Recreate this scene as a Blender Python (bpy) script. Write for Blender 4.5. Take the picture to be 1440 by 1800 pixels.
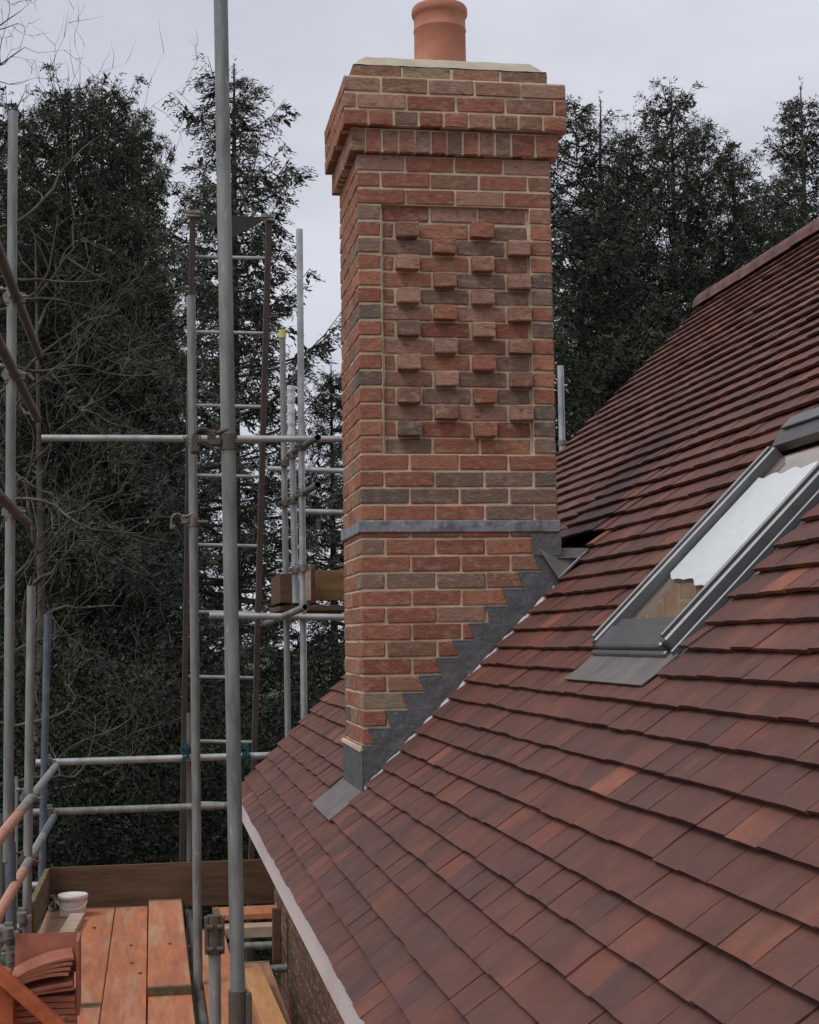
import bpy, bmesh, math, random
import numpy as np
from mathutils import Vector, Matrix

for o in list(bpy.data.objects):
    bpy.data.objects.remove(o)
sc = bpy.context.scene
COL = sc.collection
rnd = random.Random(7)

# ------------------------------------------------------------------ camera
FPX, W0, H0 = 2800.0, 1440.0, 1800.0
YAW, PITCH, ROLL = 0.161046, 0.079847, -0.014035
CAM = Vector((-0.90775, -6.92284, -0.51978))
fw = Vector((math.sin(YAW)*math.cos(PITCH), math.cos(YAW)*math.cos(PITCH), math.sin(PITCH)))
r0 = Vector((math.cos(YAW), -math.sin(YAW), 0)); u0 = r0.cross(fw)
rt = math.cos(ROLL)*r0 + math.sin(ROLL)*u0
up = -math.sin(ROLL)*r0 + math.cos(ROLL)*u0
cd = bpy.data.cameras.new('camera'); cam = bpy.data.objects.new('camera', cd); COL.objects.link(cam)
cam.matrix_world = Matrix(((rt.x, up.x, -fw.x, CAM.x), (rt.y, up.y, -fw.y, CAM.y), (rt.z, up.z, -fw.z, CAM.z), (0, 0, 0, 1)))
cd.sensor_fit = 'HORIZONTAL'; cd.sensor_width = 36; cd.lens = 36*FPX/W0; cd.clip_start = 0.05; cd.clip_end = 3000
sc.camera = cam

# ------------------------------------------------------------------ world: overcast sky
SUN_EL, SUN_AZ = math.radians(56), math.radians(241)      # azimuth clockwise from +y
world = bpy.data.worlds.new('World'); sc.world = world; world.use_nodes = True
nt = world.node_tree; nt.nodes.clear()
wo = nt.nodes.new('ShaderNodeOutputWorld'); bg = nt.nodes.new('ShaderNodeBackground')
sky = nt.nodes.new('ShaderNodeTexSky'); sky.sky_type = 'NISHITA'; sky.sun_disc = False
sky.sun_elevation = SUN_EL; sky.sun_rotation = SUN_AZ; sky.air_density = 1.0; sky.dust_density = 3.0
tc = nt.nodes.new('ShaderNodeTexCoord')
mpn = nt.nodes.new('ShaderNodeMapping'); mpn.inputs['Scale'].default_value = (1.2, 1.2, 3.2)
nz = nt.nodes.new('ShaderNodeTexNoise'); nz.inputs['Scale'].default_value = 2.2; nz.inputs['Detail'].default_value = 5; nz.inputs['Roughness'].default_value = 0.55
cr = nt.nodes.new('ShaderNodeValToRGB')
cr.color_ramp.elements[0].position = 0.32; cr.color_ramp.elements[0].color = (5.2, 5.38, 6.15, 1)
cr.color_ramp.elements[1].position = 0.70; cr.color_ramp.elements[1].color = (7.3, 7.45, 8.15, 1)
mx = nt.nodes.new('ShaderNodeMix'); mx.data_type = 'RGBA'; mx.inputs[0].default_value = 0.93
nt.links.new(tc.outputs['Generated'], mpn.inputs['Vector']); nt.links.new(mpn.outputs[0], nz.inputs['Vector'])
nt.links.new(nz.outputs[0], cr.inputs[0])
nt.links.new(sky.outputs[0], mx.inputs[6]); nt.links.new(cr.outputs[0], mx.inputs[7])
nt.links.new(mx.outputs[2], bg.inputs[0]); bg.inputs[1].default_value = 0.1
nt.links.new(bg.outputs[0], wo.inputs[0])

sl = bpy.data.lights.new('sun', 'SUN'); so = bpy.data.objects.new('sun', sl); COL.objects.link(so)
sl.energy = 1.5; sl.angle = math.radians(26); sl.color = (1.0, 0.97, 0.93)
sd = Vector((math.sin(SUN_AZ)*math.cos(SUN_EL), math.cos(SUN_AZ)*math.cos(SUN_EL), math.sin(SUN_EL)))
so.rotation_euler = sd.to_track_quat('Z', 'Y').to_euler()

vs = sc.view_settings
vs.view_transform = 'Standard'; vs.look = 'None'; vs.gamma = 1; vs.exposure = 0.10; vs.use_curve_mapping = False
cy = sc.cycles; cy.max_bounces = 6; cy.diffuse_bounces = 2; cy.glossy_bounces = 3; cy.transmission_bounces = 4; cy.transparent_max_bounces = 4; cy.use_denoising = True
sc.render.resolution_x = 819; sc.render.resolution_y = 1024

# ------------------------------------------------------------------ survey helpers
def P(u, v, Y):                       # sight line through (u, v) met with the vertical plane y = Y
    d = fw + rt*((u-W0/2)/FPX) - up*((v-H0/2)/FPX)
    return CAM + d*((Y-CAM.y)/d.y)
def PZ(u, v, Z):
    d = fw + rt*((u-W0/2)/FPX) - up*((v-H0/2)/FPX)
    return CAM + d*((Z-CAM.z)/d.z)

# ------------------------------------------------------------------ materials
MATS = {}
def mat(name, col=(0.5, 0.5, 0.5), rough=0.7, metal=0.0, col2=None, scale=8.0, detail=5, src='const', bump=0.0, bscale=60.0,
        stretch=(1, 1, 1), col3=None, scale3=2.0, lo=0.35, hi=0.65, lo3=0.5, hi3=0.7, spec=0.3, coat=0.0, var=0.0, objspace=False):
    """src: const | object (Object Info colour) | attr (colour attribute 'col')."""
    m = bpy.data.materials.new(name); m.use_nodes = True; t = m.node_tree; N = t.nodes; L = t.links
    b = N['Principled BSDF']; b.inputs['Roughness'].default_value = rough; b.inputs['Metallic'].default_value = metal
    b.inputs['Specular IOR Level'].default_value = spec
    geo = N.new('ShaderNodeNewGeometry'); tcc = N.new('ShaderNodeTexCoord')
    mp = N.new('ShaderNodeMapping'); mp.inputs['Scale'].default_value = stretch
    L.new(tcc.outputs['Object'] if objspace else geo.outputs['Position'], mp.inputs['Vector'])
    if src == 'object':
        oi = N.new('ShaderNodeObjectInfo'); base = oi.outputs['Color']
    elif src == 'attr':
        at = N.new('ShaderNodeVertexColor'); at.layer_name = 'col'; base = at.outputs['Color']
    else:
        rgb = N.new('ShaderNodeRGB'); rgb.outputs[0].default_value = (*col, 1); base = rgb.outputs[0]
    def noise(s, d=detail, ro=0.6):
        n = N.new('ShaderNodeTexNoise'); n.inputs['Scale'].default_value = s; n.inputs['Detail'].default_value = d; n.inputs['Roughness'].default_value = ro
        L.new(mp.outputs[0], n.inputs['Vector']); return n.outputs[0]
    def ramp(x, a, c):
        r = N.new('ShaderNodeMapRange'); r.inputs[1].default_value = a; r.inputs[2].default_value = c; L.new(x, r.inputs[0]); return r.outputs[0]
    def mixc(f, a, c, mode='MIX'):
        x = N.new('ShaderNodeMix'); x.data_type = 'RGBA'; x.blend_type = mode
        if isinstance(f, float): x.inputs[0].default_value = f
        else: L.new(f, x.inputs[0])
        L.new(a, x.inputs[6])
        if isinstance(c, tuple): x.inputs[7].default_value = (*c, 1)
        else: L.new(c, x.inputs[7])
        return x.outputs[2]
    cur = base
    if col2: cur = mixc(ramp(noise(scale), lo, hi), cur, col2)
    if col3: cur = mixc(ramp(noise(scale3), lo3, hi3), cur, col3)
    if var > 0:
        n2 = noise(scale*2.3, 6, 0.7); mr = N.new('ShaderNodeMapRange'); mr.inputs[1].default_value = 0.25; mr.inputs[2].default_value = 0.75
        mr.inputs[3].default_value = 1-var; mr.inputs[4].default_value = 1+var; L.new(n2, mr.inputs[0])
        cb = N.new('ShaderNodeCombineColor')
        for i in range(3): L.new(mr.outputs[0], cb.inputs[i])
        cur = mixc(1.0, cur, cb.outputs[0], 'MULTIPLY')
    L.new(cur, b.inputs['Base Color'])
    if bump > 0:
        bp = N.new('ShaderNodeBump'); bp.inputs['Strength'].default_value = bump; bp.inputs['Distance'].default_value = 0.01
        L.new(noise(bscale, 4, 0.65), bp.inputs['Height']); L.new(bp.outputs[0], b.inputs['Normal'])
    if coat: b.inputs['Coat Weight'].default_value = coat
    MATS[name] = m
    return m

BR = dict(rough=0.92, col2=(0.43, 0.30, 0.22), scale=17, lo=0.50, hi=0.78, stretch=(1, 1, 2.2), col3=(0.15, 0.085, 0.065), scale3=19, lo3=0.56, hi3=0.72, var=0.34, bump=0.55, bscale=70, spec=0.15)
mat('brick_single', src='object', **BR)
mat('brick_mass', src='attr', **BR)
mat('cement', (0.50, 0.45, 0.36), 0.95, col2=(0.40, 0.35, 0.27), scale=5, var=0.12, bump=0.4, bscale=60, spec=0.1)
mat('mortar', (0.72, 0.59, 0.43), 0.95, col2=(0.58, 0.46, 0.33), scale=14, var=0.15, bump=0.5, bscale=150, spec=0.1)
TI = dict(rough=0.62, col2=(0.092, 0.047, 0.039), scale=4.0, lo=0.42, hi=0.80, col3=(0.26, 0.080, 0.040), scale3=5.5, lo3=0.62, hi3=0.86, var=0.24, bump=0.35, bscale=120, spec=0.3)
mat('tile_single', src='object', **TI)
mat('tile_mass', src='attr', **TI)
mat('lead', (0.145, 0.15, 0.155), 0.42, 0.55, col2=(0.20, 0.205, 0.215), scale=9, lo=0.45, hi=0.75, col3=(0.30, 0.30, 0.32), scale3=28, lo3=0.58, hi3=0.78, bump=0.6, bscale=16, spec=0.4)
mat('lead_pale', (0.30, 0.30, 0.32), 0.45, 0.45, col2=(0.17, 0.175, 0.19), scale=14, lo=0.45, hi=0.62, col3=(0.5, 0.5, 0.52), scale3=30, lo3=0.6, hi3=0.75, bump=0.5, bscale=18)
mat('lead_dull', (0.20, 0.175, 0.17), 0.6, 0.15, col2=(0.145, 0.125, 0.12), scale=10, bump=0.2, bscale=30)
mat('galv', (0.29, 0.295, 0.285), 0.56, 0.25, col2=(0.165, 0.168, 0.158), scale=16, stretch=(1, 1, 0.22), lo=0.4, hi=0.68, col3=(0.42, 0.41, 0.38), scale3=38, lo3=0.64, hi3=0.72, var=0.22, bump=0.08, bscale=90)
mat('galv_bright', (0.46, 0.47, 0.47), 0.42, 0.45, col2=(0.27, 0.275, 0.275), scale=6, lo=0.4, hi=0.7, var=0.12, bump=0.08, bscale=90)
mat('galv_dull', (0.17, 0.165, 0.155), 0.65, 0.35, col2=(0.11, 0.10, 0.09), scale=7, stretch=(1, 1, 0.25), var=0.15)
mat('tube_blue', (0.11, 0.125, 0.16), 0.55, 0.2, col2=(0.19, 0.20, 0.215), scale=9, lo=0.5, hi=0.7, var=0.15)
mat('tube_salmon', (0.56, 0.25, 0.15), 0.55, 0.0, col2=(0.40, 0.22, 0.16), scale=9, var=0.15)
mat('rusty', (0.125, 0.105, 0.09), 0.7, 0.35, col2=(0.20, 0.105, 0.06), scale=25, lo=0.5, hi=0.7, bump=0.4, bscale=80)
mat('steel_clip', (0.24, 0.225, 0.20), 0.5, 0.6, col2=(0.14, 0.10, 0.075), scale=30, lo=0.5, hi=0.7, bump=0.3)
mat('yellow', (0.58, 0.53, 0.16), 0.6)
mat('white_wrap', (0.72, 0.72, 0.70), 0.6, col2=(0.55, 0.55, 0.54), scale=20, bump=0.5, bscale=40)
WD = dict(rough=0.8, scale=3.0, bump=0.25, bscale=50, spec=0.15)
mat('board_orange', (0.56, 0.205, 0.10), col2=(0.40, 0.165, 0.095), stretch=(6, 0.7, 6), var=0.22, col3=(0.50, 0.30, 0.19), scale3=1.6, **WD)
mat('board_tan', (0.42, 0.24, 0.15), col2=(0.30, 0.17, 0.11), stretch=(6, 0.7, 6), var=0.16, **WD)
mat('board_brown', (0.16, 0.095, 0.058), col2=(0.085, 0.05, 0.033), stretch=(0.7, 6, 6), var=0.2, **WD)
mat('board_mossy', (0.22, 0.16, 0.10), col2=(0.10, 0.085, 0.05), stretch=(3, 3, 3), var=0.25, **WD)
mat('board_pale', (0.55, 0.43, 0.33), col2=(0.40, 0.29, 0.21), stretch=(1.0, 5, 5), var=0.14, **WD)
mat('timber_orange', (0.62, 0.33, 0.15), col2=(0.50, 0.24, 0.11), stretch=(6, 0.8, 6), var=0.12, **WD)
mat('timber_red', (0.50, 0.14, 0.06), col2=(0.36, 0.095, 0.045), stretch=(5, 1.5, 5), var=0.12, **WD)
mat('timber_gold', (0.27, 0.155, 0.075), col2=(0.18, 0.10, 0.05), stretch=(1.0, 5, 5), var=0.15, **WD)
mat('fascia_white', (0.72, 0.66, 0.66), 0.5, col2=(0.58, 0.52, 0.52), scale=5, lo=0.5, hi=0.8, stretch=(1, 0.3, 1))
mat('pot_clay', (0.50, 0.21, 0.135), 0.8, col2=(0.40, 0.155, 0.10), scale=5, var=0.12, col3=(0.52, 0.29, 0.19), scale3=3.5, bump=0.08, bscale=90)
mat('clay_new', (0.42, 0.165, 0.105), 0.75, col2=(0.34, 0.12, 0.08), scale=9, var=0.1, bump=0.2, bscale=90)
mat('dark_felt', (0.02, 0.018, 0.017), 0.95)
mat('frame_grey', (0.115, 0.118, 0.125), 0.38, 0.35, col2=(0.15, 0.15, 0.155), scale=12, spec=0.5)
mat('sheet_white', (0.70, 0.73, 0.73), 0.35, col2=(0.62, 0.65, 0.65), scale=30, bump=0.1, bscale=40, spec=0.5)
mat('ply', (0.36, 0.24, 0.155), 0.5, col2=(0.28, 0.175, 0.11), scale=5, stretch=(3, 1, 1), var=0.12)
mat('bucket_white', (0.80, 0.76, 0.74), 0.45, col2=(0.70, 0.66, 0.64), scale=6)
mat('rubble', (0.42, 0.36, 0.30), 0.9, col2=(0.2, 0.17, 0.14), scale=20)
mat('rag_blue', (0.022, 0.062, 0.075), 0.9)
mat('bark', (0.055, 0.045, 0.036), 0.95, col2=(0.10, 0.09, 0.075), scale=6, bump=0.6, bscale=20)
mat('bark_bare', (0.070, 0.060, 0.047), 0.95, col2=(0.15, 0.138, 0.112), scale=3.0, lo=0.45, hi=0.7, bump=0.5, bscale=20)
FO = dict(rough=0.75, scale=0.9, spec=0.2)
mat('needles', (0.032, 0.041, 0.027), col2=(0.082, 0.094, 0.064), var=0.3, **FO)
mat('needles_warm', (0.032, 0.037, 0.024), col2=(0.072, 0.078, 0.050), var=0.3, **FO)
mat('needles_grey', (0.038, 0.045, 0.033), col2=(0.10, 0.11, 0.084), var=0.3, **FO)
mat('leaves', (0.013, 0.017, 0.009), col2=(0.036, 0.046, 0.020), var=0.5, rough=0.6, scale=1.3, spec=0.2, lo=0.5, hi=0.75)  # canopy shade over the shrubs is put into this very dark leaf colour
mat('ladder_brown', (0.115, 0.092, 0.080), 0.7, 0.15, col2=(0.09, 0.07, 0.06), scale=5, var=0.15)
mat('ladder_grey', (0.085, 0.083, 0.08), 0.6, 0.3, var=0.1)
mat('grass', (0.05, 0.07, 0.03), 0.95, col2=(0.09, 0.075, 0.045), scale=0.6, var=0.3, bump=0.6, bscale=6)
mat('render_brick', (0.19, 0.125, 0.09), 0.9, col2=(0.12, 0.085, 0.06), scale=6, var=0.2, bump=0.3)

# glass
g = bpy.data.materials.new('window_glass'); g.use_nodes = True
gb = g.node_tree.nodes['Principled BSDF']; gb.inputs['Base Color'].default_value = (0.92, 0.95, 0.94, 1); gb.inputs['Roughness'].default_value = 0.02
gb.inputs['Transmission Weight'].default_value = 1.0; gb.inputs['IOR'].default_value = 1.2
MATS['window_glass'] = g

# ------------------------------------------------------------------ object helpers
def link(name, me, parent=None, m=None):
    o = bpy.data.objects.new(name, me); COL.objects.link(o)
    if m and me is not None and len(me.materials) == 0: me.materials.append(MATS[m])
    if parent: o.parent = parent
    return o
def empty(name, loc, label, cat, group=None):
    o = bpy.data.objects.new(name, None); COL.objects.link(o); o.location = loc; o.empty_display_size = 0.1
    return tag(o, label, cat, group)
def tag(o, label, cat, group=None):
    o['label'] = label; o['category'] = cat
    if group: o['group'] = group
    return o
def place(o, parent):           # parent without moving the (world-space) geometry
    o.parent = parent
    o.matrix_parent_inverse = Matrix.Translation(-Vector(parent.location)) if parent.rotation_euler.to_quaternion().angle < 1e-9 else parent.matrix_world.inverted()
    return o

class MB:
    def __init__(s): s.v = []; s.f = []; s.c = []; s.smooth = []
    def add(s, verts, faces, col=None, smooth=False):
        n = len(s.v); s.v.extend(tuple(q) for q in verts)
        for f in faces: s.f.append(tuple(i+n for i in f)); s.smooth.append(smooth)
        s.c.extend([col or (0.5, 0.5, 0.5)]*len(verts))
    def mesh(s, name, m=None, colors=False):
        me = bpy.data.meshes.new(name); me.from_pydata(s.v, [], s.f)
        if any(s.smooth): me.polygons.foreach_set('use_smooth', s.smooth)
        if colors:
            a = me.color_attributes.new('col', 'FLOAT_COLOR', 'POINT')
            a.data.foreach_set('color', np.array([(*c, 1.0) for c in s.c], dtype=np.float32).ravel())
        if m: me.materials.append(MATS[m])
        me.update(); return me
    def build(s, name, m, parent=None, colors=False, local=False):
        o = link(name, s.mesh(name, m, colors))
        if parent:
            if local: o.parent = parent
            else: place(o, parent)
        return o
    # shapes -------------------------------------------------
    def cbox(s, c, h, e=0.004, R=None, col=None, jit=0.0, rg=rnd):       # chamfered box, centre c, half sizes h
        v, f = cbox_geo(h, e)
        out = []
        for q in v:
            q = Vector(q)
            if jit: q += Vector((rg.uniform(-jit, jit), rg.uniform(-jit, jit), rg.uniform(-jit, jit)))
            if R is not None: q = R @ q
            out.append(q + Vector(c))
        s.add(out, f, col)
    def tube(s, a, b, r=0.02415, n=14, hollow=True, r2=None, col=None):
        a, b = Vector(a), Vector(b); d = (b-a).normalized(); r2 = r2 or r
        x = d.orthogonal().normalized(); y = d.cross(x)
        ring = lambda c, rr: [c + (x*math.cos(2*math.pi*i/n) + y*math.sin(2*math.pi*i/n))*rr for i in range(n)]
        if hollow:
            k = 0.84; L = min(0.12, (b-a).length*0.4)
            Q = [(i, (i+1) % n, n+(i+1) % n, n+i) for i in range(n)]
            s.add(ring(a, r)+ring(b, r2), Q, col, True)                              # outer wall
            s.add(ring(a, r*k)+ring(a, r), Q, col); s.add(ring(b, r2)+ring(b, r2*k), Q, col)   # cut ends
            s.add(ring(a+d*L, r*k)+ring(a, r*k), Q, col, True); s.add(ring(b, r2*k)+ring(b-d*L, r2*k), Q, col, True)
            s.add(ring(a+d*L, r*k), [tuple(range(n-1, -1, -1))], col); s.add(ring(b-d*L, r2*k), [tuple(range(n))], col)
        else:
            vs_ = ring(a, r)+ring(b, r2)
            s.add(vs_, [(i, (i+1) % n, n+(i+1) % n, n+i) for i in range(n)], col, True)
            s.add(ring(a, r), [tuple(range(n-1, -1, -1))], col); s.add(ring(b, r2), [tuple(range(n))], col)
    def prism(s, poly, off, col=None):            # poly: 3D points (planar), off: extrusion vector
        n = len(poly); off = Vector(off); A = [Vector(p) for p in poly]; B = [p+off for p in A]
        s.add(A+B, [tuple(range(n-1, -1, -1)), tuple(range(n, 2*n))] + [(i, (i+1) % n, n+(i+1) % n, n+i) for i in range(n)], col)
    def lathe(s, c, prof, n=40, col=None):
        c = Vector(c); V = []; F = []
        for (r, z) in prof:
            for i in range(n): V.append(c+Vector((r*math.cos(2*math.pi*i/n), r*math.sin(2*math.pi*i/n), z)))
        for k in range(len(prof)-1):
            for i in range(n):
                j = (i+1) % n; F.append((k*n+i, k*n+j, (k+1)*n+j, (k+1)*n+i))
        s.add(V, F, col, True)

def cbox_geo(h, e):
    a, b, c = h; e = min(e, a*0.45, b*0.45, c*0.45); V = []; ix = {}
    for sx in (-1, 1):
        for sy in (-1, 1):
            for sz in (-1, 1):
                for ax in range(3):
                    d = [a-e, b-e, c-e]; d[ax] = (a, b, c)[ax]
                    ix[(sx, sy, sz, ax)] = len(V); V.append((sx*d[0], sy*d[1], sz*d[2]))
    F = []
    for ax in range(3):
        o1, o2 = [i for i in range(3) if i != ax]
        for sg in (-1, 1):
            q = []
            for (p, r) in ((-1, -1), (1, -1), (1, 1), (-1, 1)):
                k = [0, 0, 0]; k[ax] = sg; k[o1] = p; k[o2] = r; q.append(ix[(*k, ax)])
            F.append(q)
    for ax in range(3):                    # edges running along ax
        o1, o2 = [i for i in range(3) if i != ax]
        for p in (-1, 1):
            for r in (-1, 1):
                def K(sa): k = [0, 0, 0]; k[ax] = sa; k[o1] = p; k[o2] = r; return k
                F.append([ix[(*K(-1), o1)], ix[(*K(1), o1)], ix[(*K(1), o2)], ix[(*K(-1), o2)]])
    for sx in (-1, 1):
        for sy in (-1, 1):
            for sz in (-1, 1): F.append([ix[(sx, sy, sz, 0)], ix[(sx, sy, sz, 1)], ix[(sx, sy, sz, 2)]])
    out = []
    for f in F:
        p = [Vector(V[i]) for i in f]; n = (p[1]-p[0]).cross(p[2]-p[0]); m = sum(p, Vector())/len(p)
        out.append(tuple(f) if n.dot(m) > 0 else tuple(reversed(f)))
    return V, out

# =================================================================== SETTING
mb = MB(); S = 900
mb.add([(-S, -S, -5.6), (S, -S, -5.6), (S, S, -5.6), (-S, S, -5.6)], [(0, 1, 2, 3)])
gr = mb.build('ground', 'grass'); gr['kind'] = 'structure'

# =================================================================== HOUSE
C45 = math.sqrt(0.5)
ROOF0 = -1.158                         # tile surface: z = x + ROOF0
EX, RX = -0.362, 3.09                  # eave and ridge x
YF, YN = 4.0, -6.4                     # far verge, near end (behind the camera's right hand)
def RP(s, t, n=0.0):                   # roof coordinates: up the slope, along y, off the surface
    return Vector((s*C45 - n*C45, t, ROOF0 + s*C45 + n*C45))
def onroof(u, v, n=0.0):
    d = fw + rt*((u-W0/2)/FPX) - up*((v-H0/2)/FPX); nn = Vector((-C45, 0, C45))
    k = (nn.dot(Vector((0, 0, ROOF0)) - CAM) + n)/nn.dot(d); q = CAM + d*k
    return (q.x + n*C45)/C45, q.y
house = empty('house', (1.4, 0, -5.6), 'brick house with a steep brown clay tiled roof and white eaves board', 'house')
S0 = EX/C45; S1 = RX/C45
roof = MB()
roof.prism([RP(S0+0.03, YN, -0.068), RP(S1, YN, -0.068), RP(S1, YN, -0.17), RP(S0+0.03, YN, -0.17)], (0, YF-0.03-YN, 0))
roof = roof.build('roof', 'dark_felt', house)

# ---- chimney footprint and roof window: where tiles stop
CHW, CHD = 0.89, 0.665
SKY = (0.845, 1.850, -2.430, -1.630)   # s0, s1, y0, y1 of the roof window
GA = 0.104
TW, TL, TT = 0.165, 0.265, 0.0150
def tile_geo(w, sd, camber=0.004, thin=TT):
    rg = random.Random(sd); ns, nt_ = 4, 2; V = []; F = []
    for side in (0, 1):
        for i in range(ns+1):
            a = i/ns
            for j in range(nt_+1):
                b = j/nt_
                n = camber*(1-(2*a-1)**2)*1.0 + 0.0016*(1-(2*b-1)**2)
                nose = -0.001 if (i == 0 and side) else 0.0
                V.append((a*TL + (0.006 if i == 0 and not side else 0), (b-0.5)*w, n + (thin if side else 0) + nose + rg.uniform(-0.0008, 0.0008)))
    K = nt_+1; B = (ns+1)*K
    for i in range(ns):
        for j in range(nt_):
            q = (i*K+j, (i+1)*K+j, (i+1)*K+j+1, i*K+j+1)
            F.append(tuple(x+B for x in q)); F.append(tuple(reversed(q)))
    for i in range(ns):
        F.append((i*K, B+i*K, B+(i+1)*K, (i+1)*K)); F.append((i*K+nt_, (i+1)*K+nt_, B+(i+1)*K+nt_, B+i*K+nt_))
    for j in range(nt_):
        F.append((j, j+1, B+j+1, B+j)); F.append((ns*K+j, B+ns*K+j, B+ns*K+j+1, ns*K+j+1))
    return V, F
def blocked(s):                        # y intervals without tiles for the course whose tail is at s
    x = s*C45; out = []
    if -0.150 < x < 1.00: out.append((-0.012, 0.74 if x < -0.0 else 0.70))
    if 1.00 <= x < 1.06: out.append((0.02, 0.74))
    if SKY[0]-0.160 < s < SKY[1]+0.02: out.append((SKY[2]-0.075, SKY[3]+0.010))
    return out
def tile_colour(rg):
    k = rg.random()
    if k < 0.018: c = (0.240, 0.090, 0.056)
    elif k < 0.12: c = (0.180, 0.066, 0.045)
    elif k < 0.32: c = (0.116, 0.052, 0.042)
    elif k < 0.62: c = (0.138, 0.056, 0.042)
    else: c = (0.150, 0.058, 0.042)
    f = rg.uniform(0.92, 1.07); return tuple(q*f for q in c)
tiles = []                             # (matrix, width, colour, seed, pixel area)
rg = random.Random(11)
ncourse = int((S1-S0)/GA)
BASE = -0.064
for k in range(-1, ncourse+1):
    s = S0 + max(k, 0)*GA; shift = (k % 2)*0.5*(TW+0.0025)
    y = YF + shift - 0.0
    wob = rg.uniform(-0.002, 0.002)
    run_lift = 0.0
    while y > YN:
        y1, y0 = min(y, YF), y-TW; y -= TW+0.0014+(rg.uniform(0.0, 0.005) if rg.random() < 0.25 else 0.0)
        segs = [(y0, y1)]
        for (a, b) in (blocked(s) if k >= 0 else []):
            ns_ = []
            for (p, q) in segs:
                if q <= a or p >= b: ns_.append((p, q)); continue
                if p < a: ns_.append((p, a))
                if q > b: ns_.append((b, q))
            segs = ns_
        if rg.random() < 0.10: run_lift = rg.choice((0.0, 0.0, 0.002, 0.004))
        for (p, q) in segs:
            if q-p < 0.035: continue
            lift = abs(rg.gauss(0.0, 0.0012)) + run_lift*rg.uniform(0.5, 1)
            if rg.random() < 0.05: lift += rg.uniform(0.002, 0.005)
            x = s*C45
            kick = 0.0
            if 1.0 <= x < 1.5 and -0.15 < p < 0.9: kick = 0.024*max(0, 1-(x-1.0)/0.45)*(1 if p > 0 else 0.5)
            head, tail = BASE+kick*0.6, BASE + 0.0600 + lift + kick
            ss = s + rg.uniform(-0.003, 0.003) + wob
            if k == -1: ss = S0+0.012; tail = BASE+0.022; head = BASE
            tl = math.atan2(tail-head, TL); yaw = rg.gauss(0, 0.005); roll = rg.gauss(0, 0.006)
            # local axes: X up slope, Y along +y ... right handed with n
            R0 = Matrix(((C45, 0, -C45), (0, 1, 0), (C45, 0, C45)))
            R = R0 @ Matrix.Rotation(yaw, 3, 'Z') @ Matrix.Rotation(tl, 3, 'Y') @ Matrix.Rotation(roll, 3, 'X')
            pos = RP(ss, (p+q)/2, tail)
            M = Matrix.Translation(pos) @ R.to_4x4()
            dd = pos - CAM; dep = dd.dot(fw)
            area = 0
            if dep > 0.5 and k >= 0:
                uu, vv = W0/2+FPX*dd.dot(rt)/dep, H0/2-FPX*dd.dot(up)/dep
                vis = -40 < uu < W0+10 and -20 < vv < H0+40
                nd = abs(dd.dot(Vector((-C45, 0, C45))))/dd.length
                area = (q-p)*GA*nd/dep**2 if vis else 0
            tiles.append((M, q-p, tile_colour(rg), rg.randrange(5), area))
tiles.sort(key=lambda t: -t[4])
cache = {}
def tile_mesh(w, sd):
    key = (round(w, 3), sd)
    if key not in cache:
        m = MB(); V, F = tile_geo(w, sd, 0.0026+0.0007*sd); m.add(V, F, None, False); cache[key] = m.mesh('tile', 'tile_single')
    return cache[key]
mass = MB(); nsing = 0
for (M, w, c, sd, ar) in tiles:
    if nsing < 300 and ar > 0:
        o = link('tile', tile_mesh(w, sd)); o.parent = roof; o.matrix_basis = M
        o.color = (*c, 1); nsing += 1
    else:
        V, F = tile_geo(w, sd, 0.0026+0.0007*sd); mass.add([M @ Vector(v) for v in V], F, c)
tm = mass.build('tile_field', 'tile_mass', None, True); tm.parent = roof; tm['kind'] = 'stuff'
tm['label'] = 'remaining plain clay tiles of the roof slope'
def chain(o):                          # child of a world-space part: same space as that part
    o.matrix_parent_inverse = Matrix.Identity(4)
chain(tm)

# ---- far slope, hidden behind the ridge
m = MB(); m.prism([(RX, YN, RX+ROOF0-0.05), (RX+3.4, YN, RX+ROOF0-3.45), (RX+3.4, YN, RX+ROOF0-3.6), (RX, YN, RX+ROOF0-0.2)], (0, YF-0.03-YN, 0))
m.build('far_roof_slope', 'tile_mass', house)
# ---- ridge tiles
ridge = MB(); ridge.prism([(RX-0.05, YN, RX+ROOF0-0.09), (RX+0.05, YN, RX+ROOF0-0.09), (RX, YN, RX+ROOF0-0.01)], (0, YF-0.02-YN, 0))
ridge = ridge.build('ridge', 'mortar', house)
def ridge_geo(L, r=0.128, th=0.014, n=14, closed=False):
    V = []; F = []
    for (rr, yy) in ((r, 0), (r*0.985, L), (r-th, L), (r-th, 0)):
        for i in range(n+1):
            a = math.pi*(i/n)*1.0; V.append((rr*math.cos(a), yy, rr*math.sin(a)*0.98))
    K = n+1
    for q in range(4):
        for i in range(n):
            A, B = q*K, ((q+1) % 4)*K
            F.append((A+i, A+i+1, B+i+1, B+i))
    for e in (0, n): F.append((e, K+e, 2*K+e, 3*K+e))
    return V, F
rme = MB(); V, F = ridge_geo(0.297); rme.add(V, F, None, True); rme = rme.mesh('ridge_tile', 'tile_single')
y = YF-0.30; i = 0
while y > YN:
    o = link('ridge_tile', rme); o.parent = ridge; chain(o)
    o.location = (RX+rg.uniform(-.003, .003), y, RX+ROOF0-0.085+rg.uniform(-.002, .003)); o.rotation_euler = (rg.gauss(0, .006), 0, rg.gauss(0, .006))
    f = rg.uniform(0.92, 1.1); o.color = (0.140*f, 0.064*f, 0.055*f, 1)
    y -= 0.30
m = MB(); m.prism([Vector((RX+0.122*math.cos(a), YF-0.008, RX+ROOF0-0.085+0.12*math.sin(a))) for a in [math.pi*j/12 for j in range(13)]], (0, -0.02, 0))
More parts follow.
